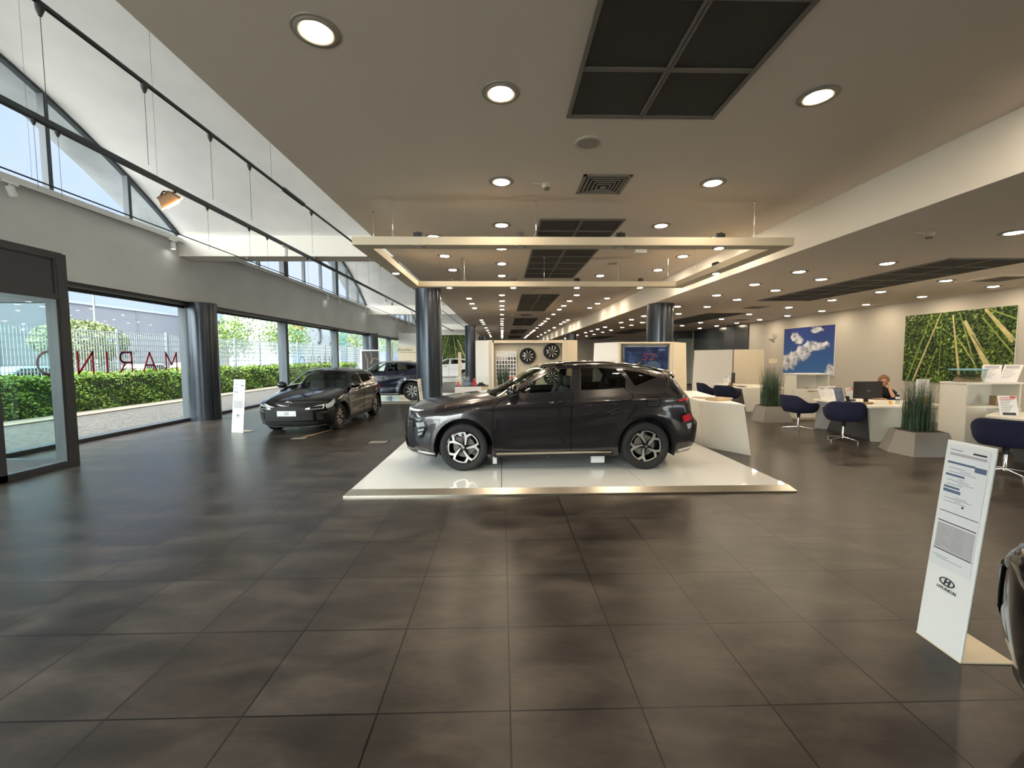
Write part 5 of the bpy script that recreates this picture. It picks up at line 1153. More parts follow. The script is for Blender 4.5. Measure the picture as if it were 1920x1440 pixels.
# ------------------------------------------------------------------ desks
def desk(label, loc, rz, top, leftleg, darkp, rightp, zt=0.75):
    t2 = thing('desk', label, 'desk', loc, rz)
    mb = MB(); mb.prism(top, zt - 0.04, zt); mb.build('desktop', 'desk_white', t2, bevel=0.004)
    for nm, q, mt in (('leg', leftleg, 'white_lacquer'), ('modesty_panel', darkp, 'desk_dark'), ('front_panel', rightp, 'desk_white')):
        mb = MB(); mb.prism(q[0], 0, zt - 0.04, 0, q[1]); mb.build(nm, mt, t2)
    return t2
desk('white angular office desk with monitor in front of the right wall', (7.1, 8.05, 0), 0, [(0, 1.5), (0.02, 0), (1.05, -.02), (1.75, .1), (1.75, 1.0), (.6, 1.62)],
     ([(.36, 1.90), (.56, 1.70), (.66, 1.75), (.5, 1.98)], [(.05, 1.45), (.30, 1.05), (.45, 1.1), (.35, 1.5)]), ([(.52, 1.72), (.36, .30), (.44, .28), (.6, 1.7)], [(.27, 1.1), (.08, .10), (.16, .08), (.36, 1.1)]), ([(.34, .28), (1.0, .22), (1.0, .28), (.36, .36)], [(.03, .02), (1.04, .0), (1.04, .08), (.06, .12)]))
desk('white desk with a side-on monitor before the folded partition', (7.38, 12.95, 0), 0, [(0, 1.9), (-.02, .05), (1.35, 0), (1.35, 1.5), (.6, 1.95)],
     ([(.3, 1.85), (.5, 1.6), (.6, 1.7), (.4, 1.9)], [(.05, 1.8), (.3, 1.5), (.4, 1.6), (.2, 1.85)]), ([(.30, 1.6), (.08, .08), (.16, .08), (.4, 1.6)], [(.12, 1.5), (.0, .1), (.1, .08), (.2, 1.5)]), ([(.18, .05), (1.2, .02), (1.2, .1), (.2, .14)], [(.02, .03), (1.3, .02), (1.3, .1), (.05, .12)]))
desk('white desk cut off by the right picture edge', (8.1, 5.7, 0), 0, [(-.15, 1.1), (0, -.1), (1.6, -.1), (1.6, 1.3), (.5, 1.5)],
     ([(.3, 1.0), (.45, .9), (.55, 1.0), (.4, 1.1)], [(.0, .95), (.15, .8), (.3, .9), (.2, 1.0)]), ([(.2, .95), (.25, .0), (.33, .0), (.3, .95)], [(.0, .9), (.05, .0), (.13, .0), (.1, .9)]), ([(.25, -.05), (1.5, -.05), (1.5, .03), (.27, .03)], [(.02, -.06), (1.5, -.06), (1.5, .02), (.05, .03)]))
# low counter at the rear of the podium
t2 = thing('counter', 'white angular counter with a slanted end behind the grey car', 'counter', (3.8, 7.9, 0))
mb = MB(); mb.prism([(0.05, .15), (.12, -.02), (.52, -.66), (.95, 2.45), (.3, 2.6)], 0, .84, 0, [(-.02, .2), (.06, .0), (.44, -.55), (.95, 2.45), (.25, 2.6)]); mb.build('body', 'desk_white', t2)
mb = MB(); mb.prism([(-.03, .2), (.05, -.01), (.45, -.57), (.96, 2.46), (.24, 2.61)], .84, .88); mb.build('top', 'white_lacquer', t2)
t2 = thing('leaflet_tray', 'wooden tray of mixed leaflets on the angular counter', 'tray', (4.18, 8.15, .88), math.radians(15))
mb = MB(); mb.box(-.18, .18, -.14, .14, 0, .008)
for a in ((-.18, .18, -.14, -.13), (-.18, .18, .13, .14), (-.18, -.17, -.14, .14), (.17, .18, -.14, .14)): mb.box(*a, 0, .05)
mb.build('tray_box', 'wood_back', t2)
lf0 = None
for i in range(9):
    x, y, r = random.uniform(-.10, .10), random.uniform(-.07, .07), random.uniform(-.6, .6)
    o = MB(Matrix.Rotation(r, 4, 'Z')).box(-.055, .055, -.04, .04, 0, .003).build('leaflet', ['paper', 'tan', 'paper_grey', 'ink_red'][i % 4]); o.location = (4.18 + x, 8.15 + y, .893 + i * .005); tag(o, 'leaflet lying in the wooden tray on the angular counter', 'leaflet', 'leaflets in the wooden tray')
for i, (x, y, r) in enumerate(((4.05, 8.6, .3), (4.2, 8.9, -.2), (4.38, 8.35, .5))):
    o = MB(Matrix.Rotation(r, 4, 'Z')).box(-.10, .10, -.14, .14, 0, .01 + .02 * (i == 2)).build('brochure', ['tan', 'paper', 'paper'][i]); o.location = (x, y, .88); tag(o, ['brown brochure behind the leaflet tray', 'white brochure farthest back on the angular counter', 'thick white brochure stack right of the leaflet tray'][i], 'brochure')

# cabinets
def cabinet(label, loc, w):
    t2 = thing('cabinet', label, 'cabinet', loc); d = .45; H = 1.25
    mb = MB(); mb.box(0, .03, 0, d, .05, H - .03); mb.box(w - .03, w, 0, d, .05, H - .03); mb.box(.03, w - .03, d - .02, d, .05, H - .03); mb.box(.03, w - .03, .01, d - .02, .80, .83); mb.box(.03, w - .03, .01, d - .02, .05, .08); mb.build('carcass', 'desk_white', t2)
    MB().box(-.02, w + .02, -.02, d, H - .03, H).build('top', 'white_lacquer', t2); MB().box(.02, w - .02, .02, d, 0, .05).build('plinth', 'beige_inner', t2)
    for a, b in ((.004, w / 2 - .003), (w / 2 + .003, w - .004)):
        dr = MB().box(a, b, -.018, 0, .06, .80).build('door', 'desk_white', t2); hx = (b - .12, b - .01) if a < .1 else (a + .01, a + .12)
        MB().box(hx[0], hx[1], -.03, -.018, .775, .79).build('handle', 'steel', dr)
    return t2
cabinet('white cabinet with open shelf under the cloud print, behind the desk', (7.86, 11.25, 0), .92)
cabinet('white cabinet with two doors under the bamboo print', (8.18, 7.32, 0), 1.0)
for i, (x, l) in enumerate(((8.05, 'small stack of papers left on the cabinet shelf'), (8.4, 'flat stack of papers right on the cabinet shelf'))): tag(MB().box(x - .1, x + .12, 11.35, 11.6, .83, .87).build('paper_stack', 'paper_grey'), l, 'papers')
tag(MB().box(8.86, 8.98, 7.42, 7.54, .83, 1.0).build('mug_box', 'tan', bevel=.01), 'small yellow-brown box on the open shelf of the right cabinet', 'box')
# aquarium tank
t2 = thing('terrarium', 'clear plastic tank with blue lid and plants on the right cabinet', 'terrarium', (8.48, 7.58, 1.25))
mb = MB(); mb.prism([(-.20, -.10), (.20, -.10), (.20, .10), (-.20, .10)], 0, .21, 0, [(-.225, -.12), (.225, -.12), (.225, .12), (-.225, .12)]); mb.build('tank', 'glass_bottle', t2)
MB().box(-.24, .24, -.13, .13, .21, .235).build('lid', 'aqua_lid', t2, bevel=.005)
mb = MB(); mb.prism([(-.19, -.09), (.19, -.09), (.19, .09), (-.19, .09)], .004, .09, 0, [(-.15, -.05), (.17, -.07), (.12, .08), (-.17, .06)]); mb.build('gravel', 'tan', t2); mb = MB()
for i in range(420):
    p = Vector((random.uniform(-.18, .18), random.uniform(-.09, .09), random.uniform(.04, .14))); a = random.uniform(0, 6.28); d = Vector((math.cos(a), math.sin(a), random.uniform(-.5, 1))) * .034; n = Vector((-d.y, d.x, 0)) * .4
    mb.add([p - n, p + d, p + n, p - d * .3], [(0, 1, 2, 3)])
tag(mb.build('plants', 'leaf_ivy', t2), kind='stuff')
def stand_sheet(label, loc, rz, w=.21, h=.30, mat='paper', lines=('ink', 'ink_soft'), pic=None, lean=.32):
    t2 = thing('leaflet_stand', label, 'leaflet stand', loc, rz, None); T = frame((0, 0, .002), (1, 0, 0), (0, lean, 1))
    mb = MB(T); mb.box(-w / 2, w / 2, 0, h, -.003, 0); mb.build('sheet', mat, t2); MB().box(-w / 2, w / 2, -.02, .12, 0, .003).build('foot', 'glass_clear', t2)
    mb = MB(T)
    for i in range(9):
        y = h * (.90 - i * .085); mb.box(-w * .4, -w * .4 + w * (.75 if i in (0, 1) else .45 + .3 * ((i * 3) % 4) / 4), y - (.006 if i < 2 else .003), y + (.006 if i < 2 else .003), 0, .001, 0 if i < 2 else 1)
    mb.build('print', list(lines), t2)
    if pic: mb = MB(T); mb.box(-w * .35, w * .35, h * .02, h * .14, 0.001, .002); mb.box(w * .15, w * .45, h * .86, h * .98, .001, .002, 1); mb.build('printed_picture', list(pic), t2)
    return t2
stand_sheet('white leaflet stand beside the blue-lidded tank on the cabinet', (8.80, 7.50, 1.25), -1.0, .24, .36, lean=.62)
stand_sheet('white leaflet stand seen nearly edge on at the right end of the cabinet', (9.13, 7.50, 1.25), -1.25, .24, .36, lean=.62)
stand_sheet('white leaflet stand at the left end of the monitor desk', (7.24, 9.38, .75), .25)
stand_sheet('plain white leaflet stand behind the first one on the monitor desk', (7.46, 9.42, .75), .0)
stand_sheet('dark blue leaflet stand on the monitor desk', (7.28, 8.98, .75), .15, mat='ink_blue', lines=('ink_soft', 'ink_soft'))
stand_sheet('white leaflet stand with red heading next to the monitor', (7.52, 8.95, .75), .15, lines=('ink_red', 'ink_soft'), pic=('ink', 'ink_red'))
stand_sheet('white leaflet stand with red corner on the desk at the right edge', (8.26, 6.72, .75), -.4, .23, .33, lines=('ink_red', 'ink'), pic=('ink', 'ink_red'))
stand_sheet('slim leaflet stand seen edge on, on the far desk', (7.75, 13.35, .75), 1.1)
stand_sheet('clear white leaflet stand at the far end of the far desk', (7.75, 14.5, .75), .1)
t2 = thing('phone', 'black desk phone handset before the dark blue leaflet', 'phone', (7.30, 8.80, .75)); mb = MB(frame((0, 0, 0), (1, 0, 0), (0, .35, 1))); mb.box(-.035, .035, 0, .13, -.01, .01); mb.build('handset', 'black', t2); MB().box(-.04, .04, -.04, .06, 0, .02).build('cradle', 'black', t2)
def monitor(label, loc, rz, w=.60, h=.35):
    t2 = thing('monitor', label, 'monitor', loc, rz); mb = MB(); mb.box(-w / 2, w / 2, -.015, .02, .10, .10 + h); mb.build('screen', 'black', t2, bevel=.006)
    MB().box(-.04, .04, .02, .05, .01, .25).build('neck', 'black', t2); mb = MB(); mb.lathe([(.13, 0), (.13, .01), (0, .014)], 24, (0, .03, 0)); mb.build('stand_foot', 'black', t2); MB().box(-.04, .04, -.017, -.015, .25, .262).build('rear_mark', 'ink_soft', t2)
    return t2
monitor('black computer monitor seen from behind in front of the seated person', (7.55, 8.62, .75), .08, .64, .35)
monitor('black monitor seen edge on, on the far desk', (7.62, 13.9, .75), math.radians(70), .5, .33)
t2 = thing('brown_case', 'brown spectacle case lying left of the monitor', 'case', (7.36, 8.40, .75)); mb = MB(); mb.tube([(-.13, 0, .025), (-.1, 0, .025), (.1, 0.01, .025), (.13, .01, .025)], [.012, .024, .024, .012], 10); mb.build('case', 'tan', t2, smooth=60)
t2 = thing('toy_duck', 'small yellow-orange figure beside the water bottle', 'toy', (7.82, 8.38, .75)); mb = MB(); mb.ball((0, 0, .025), (.035, .03, .025)); mb.ball((-.01, 0, .06), .02); mb.build('body', 'yellow', t2, smooth=60); mb = MB(); mb.tube([(-.025, 0, .058), (-.042, 0, .055)], [.008, .003], 6); mb.build('beak', 'red', t2)
t2 = thing('water_bottle', 'clear plastic water bottle on the monitor desk', 'bottle', (7.98, 8.4, .75)); mb = MB(); mb.lathe([(.03, 0), (.034, .01), (.033, .08), (.028, .09), (.034, .10), (.034, .15), (.016, .185), (.013, .20)], 20); mb.build('bottle', 'glass_bottle', t2, smooth=60); mb = MB(); mb.lathe([(.016, .20), (.016, .22), (0, .22)], 16); mb.build('cap', 'white_metal', t2); mb = MB(); mb.lathe([(.0345, .105), (.0345, .145)], 20); mb.build('bottle_label', 'paper', t2)
t2 = thing('easel_poster', 'pale poster standing on the desk behind the front planter grass', 'poster', (8.2, 8.12, .75)); MB().box(-.13, .13, 0, .012, 0, .52).build('board', 'paper', t2); MB().box(-.10, .10, -.004, 0, .03, .18).build('poster_picture', 'yellow', t2)
tag(MB().box(7.52, 7.66, 13.2, 13.5, .75, .77).build('keyboard', 'black'), 'flat dark keyboard on the far desk', 'keyboard')
t2 = thing('desk_figurine', 'small brown round object beside the far monitor', 'ornament', (7.5, 13.85, .75)); mb = MB(); mb.ball((0, 0, .06), (.05, .04, .06)); mb.build('body', 'tan', t2, smooth=60)

# chairs
def make_chair(label, loc, rz):
    t2 = thing('swivel_chair', label, 'chair', loc, rz, 'navy shell chairs at the desks')
    rows = []
    for i in range(33):
        th = math.radians(-142 + 284 * i / 32); a = abs(th)
        top = .665 + .165 * (0.5 + 0.5 * math.cos(min(max(a - .55, 0) / .85, 1) * PI)); top = top - .07 * max(0, (a - 1.9)) / .6
        row = []
        for j in range(9):
            v = j / 8; z = .42 + (top - .42) * v; r = .25 + .05 * math.sin(min(1, v * 2.2) * PI / 2) + .045 * v; q_ = (abs(math.sin(th)) ** 4 + abs(math.cos(th)) ** 4) ** -.16; r *= q_
            row.append((r * 1.02 * math.sin(th), -r * math.cos(th), z))
        rows.append(row)
    mb = MB(); mb.grid(rows); sh = mb.build('shell', 'navy_fabric', t2, smooth=70); so = sh.modifiers.new('s', 'SOLIDIFY'); so.thickness = .03; so.offset = 0; sb = sh.modifiers.new('b', 'SUBSURF'); sb.levels = 1; sb.render_levels = 1
    mb = MB(); mb.lathe([(0, .395), (.15, .40), (.25, .43), (.27, .46), (.26, .485), (.20, .50), (0, .505)], 28); mb.build('seat', 'navy_fabric', t2, smooth=60)
    mb = MB(); mb.lathe([(.045, .40), (.035, .34)], 16); mb.lathe([(.032, .36), (.032, .29)], 16); mb.build('collar', 'black', t2, smooth=50); mb = MB(); mb.lathe([(.024, .32), (.024, .09), (.04, .07), (.04, .05), (0, .05)], 16); mb.build('column', 'chrome', t2, smooth=50)
    for k in range(4):
        a = PI / 4 + k * PI / 2; c, s = math.cos(a), math.sin(a); mb = MB(); mb.tube([(0.02 * c, 0.02 * s, .075), (.18 * c, .18 * s, .05), (.31 * c, .31 * s, .035)], [.018, .014, .010], 8); mb.tube([(.305 * c, .305 * s, .04), (.305 * c, .305 * s, 0)], .014, 8); mb.build('leg', 'chrome', t2, smooth=60)
    return t2
ch = make_chair('navy shell chair at the left end of the monitor desk, seen from the side', (6.94, 9.78, 0), math.radians(-80))
for (x, y, r, l) in ((6.97, 8.5, -32, 'navy shell chair with its back to the viewer at the monitor desk'), (7.36, 6.0, -60, 'navy shell chair behind the information stand at the right edge'), (7.0, 14.3, -85, 'navy shell chair at the far desk, left and farther back'),
                     (7.02, 13.15, -50, 'navy shell chair at the far desk, right and nearer'), (8.86, 9.74, 142, 'dark chair the seated person sits on')):
    dup(ch, (x, y, 0), math.radians(r), l)

# planters
def planter(label, loc, rz, seed, hgrass, flip=1):
    t2 = thing('planter', label, 'plant', loc, rz); random.seed(seed)
    bt = [(-.02, .45), (.03, 0), (.80, -.03), (.95, .42), (.75, .78), (.15, .82)]; tp = [(.10, .42), (.14, .10), (.70, .07), (.80, .40), (.65, .66), (.22, .68)]
    mb = MB(); mb.prism(bt, 0, .40, 0, tp); mb.build('pot', 'planter_grey', t2); inn = [(.45 + (x - .45) * .93, .38 + (y - .38) * .93) for x, y in tp]
    mb = MB(); mb.prism(inn, .395, .402); mb.build('soil', 'soil', t2)
    mb = MB()
    for i in range(520):
        cx, cy = (random.uniform(.24, .40), random.uniform(.22, .52)) if i % 2 else (random.uniform(.44, .62), random.uniform(.20, .52))
        a = random.uniform(0, 6.28); lean = abs(random.gauss(0, .10)) + .03; h = hgrass * random.uniform(.55, 1.0); w = random.uniform(.003, .006)
        if random.random() < .03: lean = .45; h *= .6
        d = Vector((math.cos(a), math.sin(a), 0)); n = Vector((-d.y, d.x, 0)); vs = []; fs = []
        for k in range(5):
            v = k / 4; p = Vector((cx, cy, .40)) + d * lean * (v ** 1.8) * (h / .9) + Vector((0, 0, h * v * (1 - .12 * lean * 3 * v))); ww = w * (1 - v * .85); vs += [p - n * ww, p + n * ww]
        mb.add(vs, [(2 * k, 2 * k + 1, 2 * k + 3, 2 * k + 2) for k in range(4)])
    tag(mb.build('grass', 'grass_blade', t2), kind='stuff'); return t2
planter('grey faceted planter of tall grass beside the chair, nearer the centre', (6.74, 10.84, 0), 0.0, 3, 1.15)
planter('grey faceted planter of tall grass in front of the cabinet, nearer the viewer', (6.97, 7.02, 0), 0.0, 5, .98)
t2 = planter('small planter of tall grass in front of the sample board', (-0.4, 15.95, 0), 0.0, 9, 1.15)

# seated person
def skin(name, pts, edges, mat, parent, root=0, lv=2):
    me = bpy.data.meshes.new(name); me.from_pydata([p[:3] for p in pts], edges, []); me.materials.append(MATS[mat]); o = bpy.data.objects.new(name, me); COL.objects.link(o); o.parent = parent
    sm = o.modifiers.new('skin', 'SKIN'); sm.use_smooth_shade = True
    for i, p in enumerate(pts):
        sv = me.skin_vertices[0].data[i]; r = p[3]; sv.radius = r if isinstance(r, tuple) else (r, r); sv.use_root = (i == root)
    s2 = o.modifiers.new('sub', 'SUBSURF'); s2.levels = lv; s2.render_levels = lv
    return o
pr = thing('person', 'person in a dark top seated at the desk, cheek resting on one hand', 'person', (8.74, 9.60, 0), math.radians(142))
# local: +y is the way the person faces
body = [(0, 0, .56, (.16, .13)), (0, .05, .70, (.14, .11)), (0, .11, .84, (.15, .105)), (0, .15, .93, (.13, .09)), (0, .18, 1.0, .05), (0, .20, 1.06, .05),
        (.17, .16, .92, .06), (.24, .24, .82, .048), (.22, .40, .795, .040), (-.17, .16, .92, .06), (-.25, .25, .82, .048), (-.17, .40, .80, .040),
        (.10, .18, .52, .085), (.13, .46, .50, .07), (.13, .50, .28, .055), (.13, .50, .07, .045), (.13, .60, .035, .04), (-.10, .18, .52, .085), (-.13, .46, .50, .07), (-.13, .50, .28, .055), (-.13, .50, .07, .045), (-.13, .60, .035, .04)]
skin('body', body, [(0, 1), (1, 2), (2, 3), (3, 4), (4, 5), (3, 6), (6, 7), (7, 8), (3, 9), (9, 10), (10, 11), (0, 12), (12, 13), (13, 14), (14, 15), (15, 16), (0, 17), (17, 18), (18, 19), (19, 20), (20, 21)], 'cloth_black', pr)
hd = MB(); P = []
for i in range(17):
    ph = PI * i / 16; row = []
    for k in range(25):
        th = 2 * PI * k / 24; x, y, z = math.sin(ph) * math.cos(th), math.sin(ph) * math.sin(th), -math.cos(ph)
        jaw = 1 - .22 * max(0, -z) ** 1.2; px, py, pz = .073 * x * jaw, .092 * y * (1 - .10 * max(0, -z)), .115 * z
        if y > 0: py += .018 * math.exp(-((x / .18) ** 2) - ((z + .08) / .22) ** 2) - .008 * math.exp(-(((abs(x) - .38) / .2) ** 2) - ((z - .12) / .16) ** 2)
        row.append((px, py, pz))
    P.append(row)
TH = Matrix.Translation((0, .24, 1.145)) @ Matrix.Rotation(math.radians(-14), 4, 'X'); hd.T = TH; hd.grid(P)
for sx_ in (-1, 1): hd.ball((sx_ * .074, -.005, -.005), (.012, .02, .03), 8, 6)
head = hd.build('head', 'skin', pr, smooth=80)
mb = MB(TH)
for sx_ in (-1, 1): mb.ball((sx_ * .028, .082, .012), (.012, .008, .007), 8, 6)
mb.box(-.028, .028, .080, .092, .034, .037); mb.build('eyes', 'ink', head)
mb = MB(TH); mb.ball((0, .083, -.052), (.022, .008, .006), 10, 6); mb.build('mouth', 'ink_red', head)
hr = MB(TH)
P = []
for i in range(15):
    ph = PI * i / 14; row = []
    for k in range(29):
        th = 2 * PI * k / 28; x, y, z = math.sin(ph) * math.cos(th), math.sin(ph) * math.sin(th), -math.cos(ph); wv_ = 1 + .05 * math.sin(9 * th + 3 * ph) + .04 * math.sin(5 * th)
        py = .118 * y * wv_ - .018
        if y > .25 and z < .45: py = min(py, .055)
        row.append((.102 * x * wv_, py, .125 * z * wv_ + .022 if z > -.6 else -.06))
    P.append(row)
hr.grid(P); hr.build('hair', 'hair', pr, smooth=80)
# forearm, palm and fingers on the cheek
fa = [(-.17, .41, .80, .040), (-.15, .39, .86, .036), (-.115, .35, .95, .030), (-.10, .325, 1.01, .026), (-.095, .315, 1.055, (.032, .02))]
skin('forearm', fa, [(0, 1), (1, 2), (2, 3), (3, 4)], 'skin', pr)
for i, (dx, dz, ln_) in enumerate(((-.022, 0, .065), (-.008, .004, .075), (.008, .003, .07), (.022, -.002, .055))):
    b0 = Vector((-.095 + dx * .4, .315 + dx, 1.065 + dz)); skin('finger', [(*b0, .0095), (*(b0 + Vector((.004, -.004, ln_ * .45))), .009), (*(b0 + Vector((.014, -.012, ln_ * .8))), .0085), (*(b0 + Vector((.03, -.016, ln_))), .008)], [(0, 1), (1, 2), (2, 3)], 'skin', pr, lv=1)
skin('thumb', [(-.085, .332, 1.03, .012), (-.07, .345, 1.05, .011), (-.05, .342, 1.07, .010)], [(0, 1), (1, 2)], 'skin', pr, lv=1)
skin('forearm', [(.22, .40, .795, .038), (.14, .50, .795, .030), (.06, .56, .79, .026), (.02, .60, .785, (.032, .014))], [(0, 1), (1, 2), (2, 3)], 'skin', pr)
for i in range(4): skin('finger', [(.02 - .01 + i * .016 - .02, .61 + .004 * i, .785, .009), (.0 + i * .014 - .03, .64 + .004 * i, .785, .0085), (-.02 + i * .014 - .02, .665 + .004 * i, .778, .008)], [(0, 1), (1, 2)], 'skin', pr, lv=1)

# ------------------------------------------------------------------ outside
ZG = -0.12
struct('ground', MB().box(-120, -8.95, -40, 140, ZG - 0.1, ZG), 'asphalt')
struct('ground', MB().box(-8.95, 60, -60, YB - 0.2, ZG - 0.1, 0.0), 'paving_bounce')  # unseen pale ground added to bounce sunlight in through the rear glazing
struct('path', MB().box(-13.3, -8.95, -20, 70, ZG, ZG + 0.02), 'cobbles')
struct('kerb', MB().box(-14.2, -13.3, -20, 70, ZG, ZG + 0.06), 'kerb')
random.seed(11)
def leaves(mb, pts, size, flat=0.0):
    for p in pts:
        a = random.uniform(0, 6.28); e = random.uniform(-.2, 1.2); d = Vector((math.cos(a) * math.cos(e), math.sin(a) * math.cos(e), math.sin(e))); n = d.cross(Vector((random.gauss(0, 1), random.gauss(0, 1), random.gauss(0, 1)))).normalized(); s_ = size * random.uniform(.6, 1.3); p = Vector(p)
        mb.add([p - d * s_ * .5, p + n * s_ * .3, p + d * s_ * .5, p - n * s_ * .3], [(0, 1, 2, 3)])
def hedge(label, y0, y1, dens, size):
    t2 = thing('hedge', label, 'hedge', (-14.8, (y0 + y1) / 2, ZG)); h = (y1 - y0) / 2
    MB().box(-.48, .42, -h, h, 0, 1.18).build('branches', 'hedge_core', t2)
    mb = MB(); pts = []
    n = int((y1 - y0) * dens)
    for i in range(n):
        y = random.uniform(-h, h); u = random.random()
        if u < .55: z = random.uniform(.0, 1.3); x = .50 + .10 * math.sin(y * 3.1 + z * 4) + random.uniform(-.07, .1) - .12 * max(0, z - 1.1)
        elif u < .95: z = 1.25 + .06 * math.sin(y * 2.3) + random.uniform(-.08, .10); x = random.uniform(-.5, .55)
        else: z = random.uniform(.1, 1.2); x = -.52
        pts.append((x, y, z))
    leaves(mb, pts, size); tag(mb.build('foliage', 'leaf', t2), kind='stuff')
hedge('long clipped green hedge outside, behind the red window lettering', -1, 19, 900, .10); hedge('clipped green hedge outside continuing past the first window column', 19.15, 42, 420, .14)
t2 = thing('fence', 'tall pale steel grating fence behind the hedge', 'fence', (-16.0, 0, ZG))
mb = MB()
for i in range(int(52 / .11)): y = 0 + i * .11; mb.box(-.012, .012, y - .008, y + .008, .1, 2.95)
for i in range(12): z = .15 + i * .25; mb.box(-.008, .008, 0, 52, z - .011, z + .011)
tag(mb.build('bars', 'fence_metal', t2), kind='stuff')
for i in range(21): MB().box(-.05, .05, i * 2.6 - .04, i * 2.6 + .04, 0, 3.05).build('post', 'fence_metal', t2)
def building(name, label, x0, x1, y0, y1, h, mat, fn=None):
    t2 = thing(name, label, 'building', ((x0 + x1) / 2, (y0 + y1) / 2, ZG)); w, d = (x1 - x0) / 2, (y1 - y0) / 2
    MB().box(-w, w, -d, d, 0, h).build('walls', mat, t2); MB().box(-w - .1, w + .1, -d - .1, d + .1, h, h + .25).build('roof_edge', 'bld_white', t2)
    if fn: fn(t2, w, d, h)
    return t2
def f1(t2, w, d, h):
    for y in (-12, -4, 6, 15, 24): MB().box(w, w + .06, y - .15, y + .15, 0, h).build('wall_joint', 'fence_metal', t2)
    for i in range(8): MB().box(w, w + .05, -d + 5 + i * 6, -d + 5.9 + i * 6, h * .62 - .05, h * .62 + .1).build('high_window', 'bld_white', t2)
building('warehouse', 'long low grey building beyond the fence, left of the window column', -70, -45, 18, 78, 7.6, 'bld_grey', f1)
building('warehouse', 'white block beyond the fence seen through the entrance glass', -40, -32, 20, 27.5, 5.2, 'bld_white')
building('warehouse', 'pale grey building at the far left beyond the fence', -44, -34, 4, 19, 6.4, 'bld_grey')
def f2(t2, w, d, h):
    mb = MB(); mb.box(w, w + .1, -d, -d + 3, 0, h); mb.box(w, w + .1, d - 2.5, d, 0, h); mb.build('blue_panel', 'bld_blue', t2)
    mb = MB(); mb.box(w + .1, w + .3, -d + .3, -d + 2.6, h - 2.6, h - 2.0); mb.build('red_sign', 'red', t2)
    for y in (-1.5, 2.6, 5.0): 
        mb = MB(frame((w + .12, y, h * .62), (0, 1, 0), (0, 0, 1))); mb.tube([(.55 * math.cos(a), 1.1 * math.sin(a), 0) for a in [-1.9 + 3.8 * i / 16 for i in range(17)]], .16, 5); mb.build('wall_letter', 'frame_grey', t2)
building('shop_building', 'white shop building with blue ends seen above the hatchback', -34, -26, 53.5, 72, 8.0, 'bld_white', f2)
# roof sign seen through the arched window
t2 = thing('roof_sign', 'tall white advertising sign with a blue arrow seen through the arched window', 'sign', (-40, 62, 0)); mb = MB(); mb.box(-.2, .2, -6, 6, 9.5, 17.5); mb.build('board', 'bld_white', t2)
mb = MB()
for y in (-4.5, 4.5): mb.box(-.3, .3, y - .2, y + .2, ZG, 9.5)
mb.build('sign_leg', 'fence_metal', t2); mb = MB(frame((.25, -4.9, 11.3), (0, 1, 0), (0, 0, 1))); mb.prism([(0, 0), (.7, 0), (.7, 3.4), (1.2, 3.4), (.4, 5.0), (-.4, 3.4), (0, 3.4)], 0, .05); mb.build('arrow', 'bld_blue', t2)
text('POMY', 3.4, frame((.25, .9, 13.2), (0, 1, 0), (0, 0, 1)), 'ink_soft', 'sign_text', t2, ext=.03); MB(frame((.25, -2.8, 10.3), (0, 1, 0), (0, 0, 1))).box(0, 7.5, 0, .9, 0, .05).build('red_stripe', 'ink_red', t2)
def tree(label, x, y, h, r, n, seed, mat='leaf_tree', trunk=True):
    random.seed(seed); t2 = thing('tree', label, 'tree', (x, y, ZG)); mb = MB(); br_ = []
    mb.tube([(0, 0, 0), (.1, .05, h * .35), (.05, 0, h * .7)], [.16, .12, .05], 8)
    for i in range(9):
        a = i * 2.4; z = h * (.35 + .05 * i); e = Vector((math.cos(a) * r * .7, math.sin(a) * r * .7, z + h * .15)); mb.tube([(0.05, 0, z * .9), tuple(e * .5 + Vector((0, 0, z * .45))), tuple(e)], [.05, .035, .012], 5); br_.append(e)
    mb.build('trunk', 'bark', t2); mb = MB(); pts = []
    for i in range(n):
        c = random.choice(br_); q = Vector((random.gauss(0, 1), random.gauss(0, 1), random.gauss(0, .7))) * r * .26; pts.append(tuple(c * random.uniform(.7, 1.1) + q))
    leaves(mb, pts, .20); tag(mb.build('foliage', mat, t2), kind='stuff')
tree('light green tree beyond the fence right of the first window column', -22.3, 35.0, 5.6, 1.9, 3800, 1); tree('light green tree beyond the fence near the second window mullion', -20.2, 40.2, 6.0, 2.1, 3600, 2)
tree('green tree seen through the window left of the third column', -21, 62, 7.0, 3.2, 3200, 3); tree('green tree beyond the fence seen above the navy car', -19, 74, 7.2, 3.4, 3000, 4); tree('distant green tree beyond the fence, farthest along the windows', -18, 88, 7.5, 3.6, 2600, 5)
tree('distant tree filling the gap beside the farthest windows', -17, 100, 8, 4, 2400, 6)
t2 = thing('ivy_bush', 'rounded pale green bush rising over the fence beside the parking sign', 'bush', (-17.6, 18.4, ZG)); mb = MB(); mb.tube([(0, 0, 0), (0, .2, 1.5), (0, 0, 2.6)], [.2, .15, .08], 8); mb.build('trunk', 'bark', t2)
mb = MB(); pts = []
for i in range(5200):
    a = random.uniform(0, 6.28); e = random.uniform(-1, 1.4); pts.append((1.0 * math.cos(a) * math.cos(e) * random.uniform(.8, 1.05), 1.9 * math.sin(a) * math.cos(e) * random.uniform(.8, 1.05), 2.55 + .85 * math.sin(e) * random.uniform(.85, 1.05)))
for i in range(1500): pts.append((random.uniform(-.5, .6), random.uniform(-.6, 1.9), random.uniform(.6, 2.6)))
leaves(mb, pts, .13); tag(mb.build('foliage', 'leaf_ivy', t2), kind='stuff')
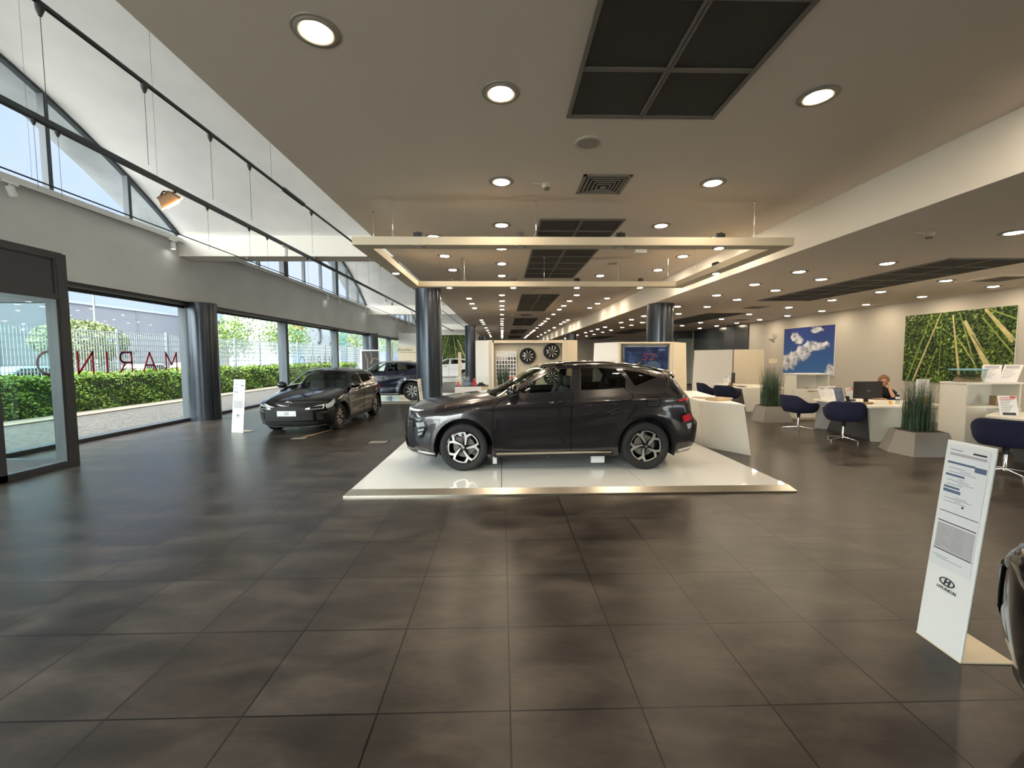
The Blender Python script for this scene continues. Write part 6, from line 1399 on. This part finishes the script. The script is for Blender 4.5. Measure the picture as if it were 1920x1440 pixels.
t2 = thing('parking_sign', 'square blue parking sign with a white P beyond the fence', 'sign', (-18.5, 21.0, ZG)); MB().box(-.03, .03, -.04, .04, 0, 2.2).build('post', 'fence_metal', t2); MB().box(-.02, .05, -.32, .32, 2.0, 2.75).build('plate', 'sign_blue', t2); text('P', .62, frame((.055, 0, 2.37), (0, 1, 0), (0, 0, 1)), 'white_metal', 'sign_letter', t2)
for (x, y, h, l) in ((-24, 25.9, 9.5, 'thin pale lamp post beyond the fence, nearest the entrance'), (-24, 41, 9.5, 'thin pale lamp post between the two light green trees'), (-20, 13.0, 7, 'thin pale pole seen through the entrance glass')):
    t2 = thing('lamp_post', l, 'lamp post', (x, y, ZG)); mb = MB(); mb.tube([(0, 0, 0), (0, 0, h)], [.07, .04], 8); mb.build('pole', 'fence_metal', t2); MB().box(-.1, .5, -.1, .1, h, h + .08).build('lamp_head', 'fence_metal', t2)
# parked cars outside, simple far shapes with their real volume
def parked(label, x, y, mat):
    t2 = thing('parked_car', label, 'car', (x, y, ZG)); mb = MB(frame((-.85, 0, 0), (0, 1, 0), (0, 0, 1))); prof = [(-2, .3), (-2.05, .65), (-1.9, .85), (-1.1, .95), (-.5, 1.42), (.8, 1.45), (1.6, 1.0), (2, .9), (2.05, .4), (1.95, .3)]
    mb.prism(prof, -.0, 1.7); mb.build('body', mat, t2, bevel=.08); mb = MB(frame((-.87, 0, 0), (0, 1, 0), (0, 0, 1))); mb.prism([(-.95, .97), (-.45, 1.36), (.75, 1.38), (1.3, 1.0)], -.01, 1.74); mb.build('windows', 'black_gloss', t2)
    for yy in (-1.25, 1.25):
        for xx in (-.75, .75): mb = MB(); mb.lathe([(.3, -.1), (.3, .1)], 20, (xx, yy, .3), axis='x'); mb.build('wheel', 'rubber', t2)
parked('white parked car beyond the fence, behind the red lettering', -24.5, 29.5, 'paint_white'); parked('pale blue parked car beyond the fence, left of the white one', -24, 21.5, 'aqua_lid'); parked('silver parked car beyond the fence near the window column', -28, 38.5, 'silver')
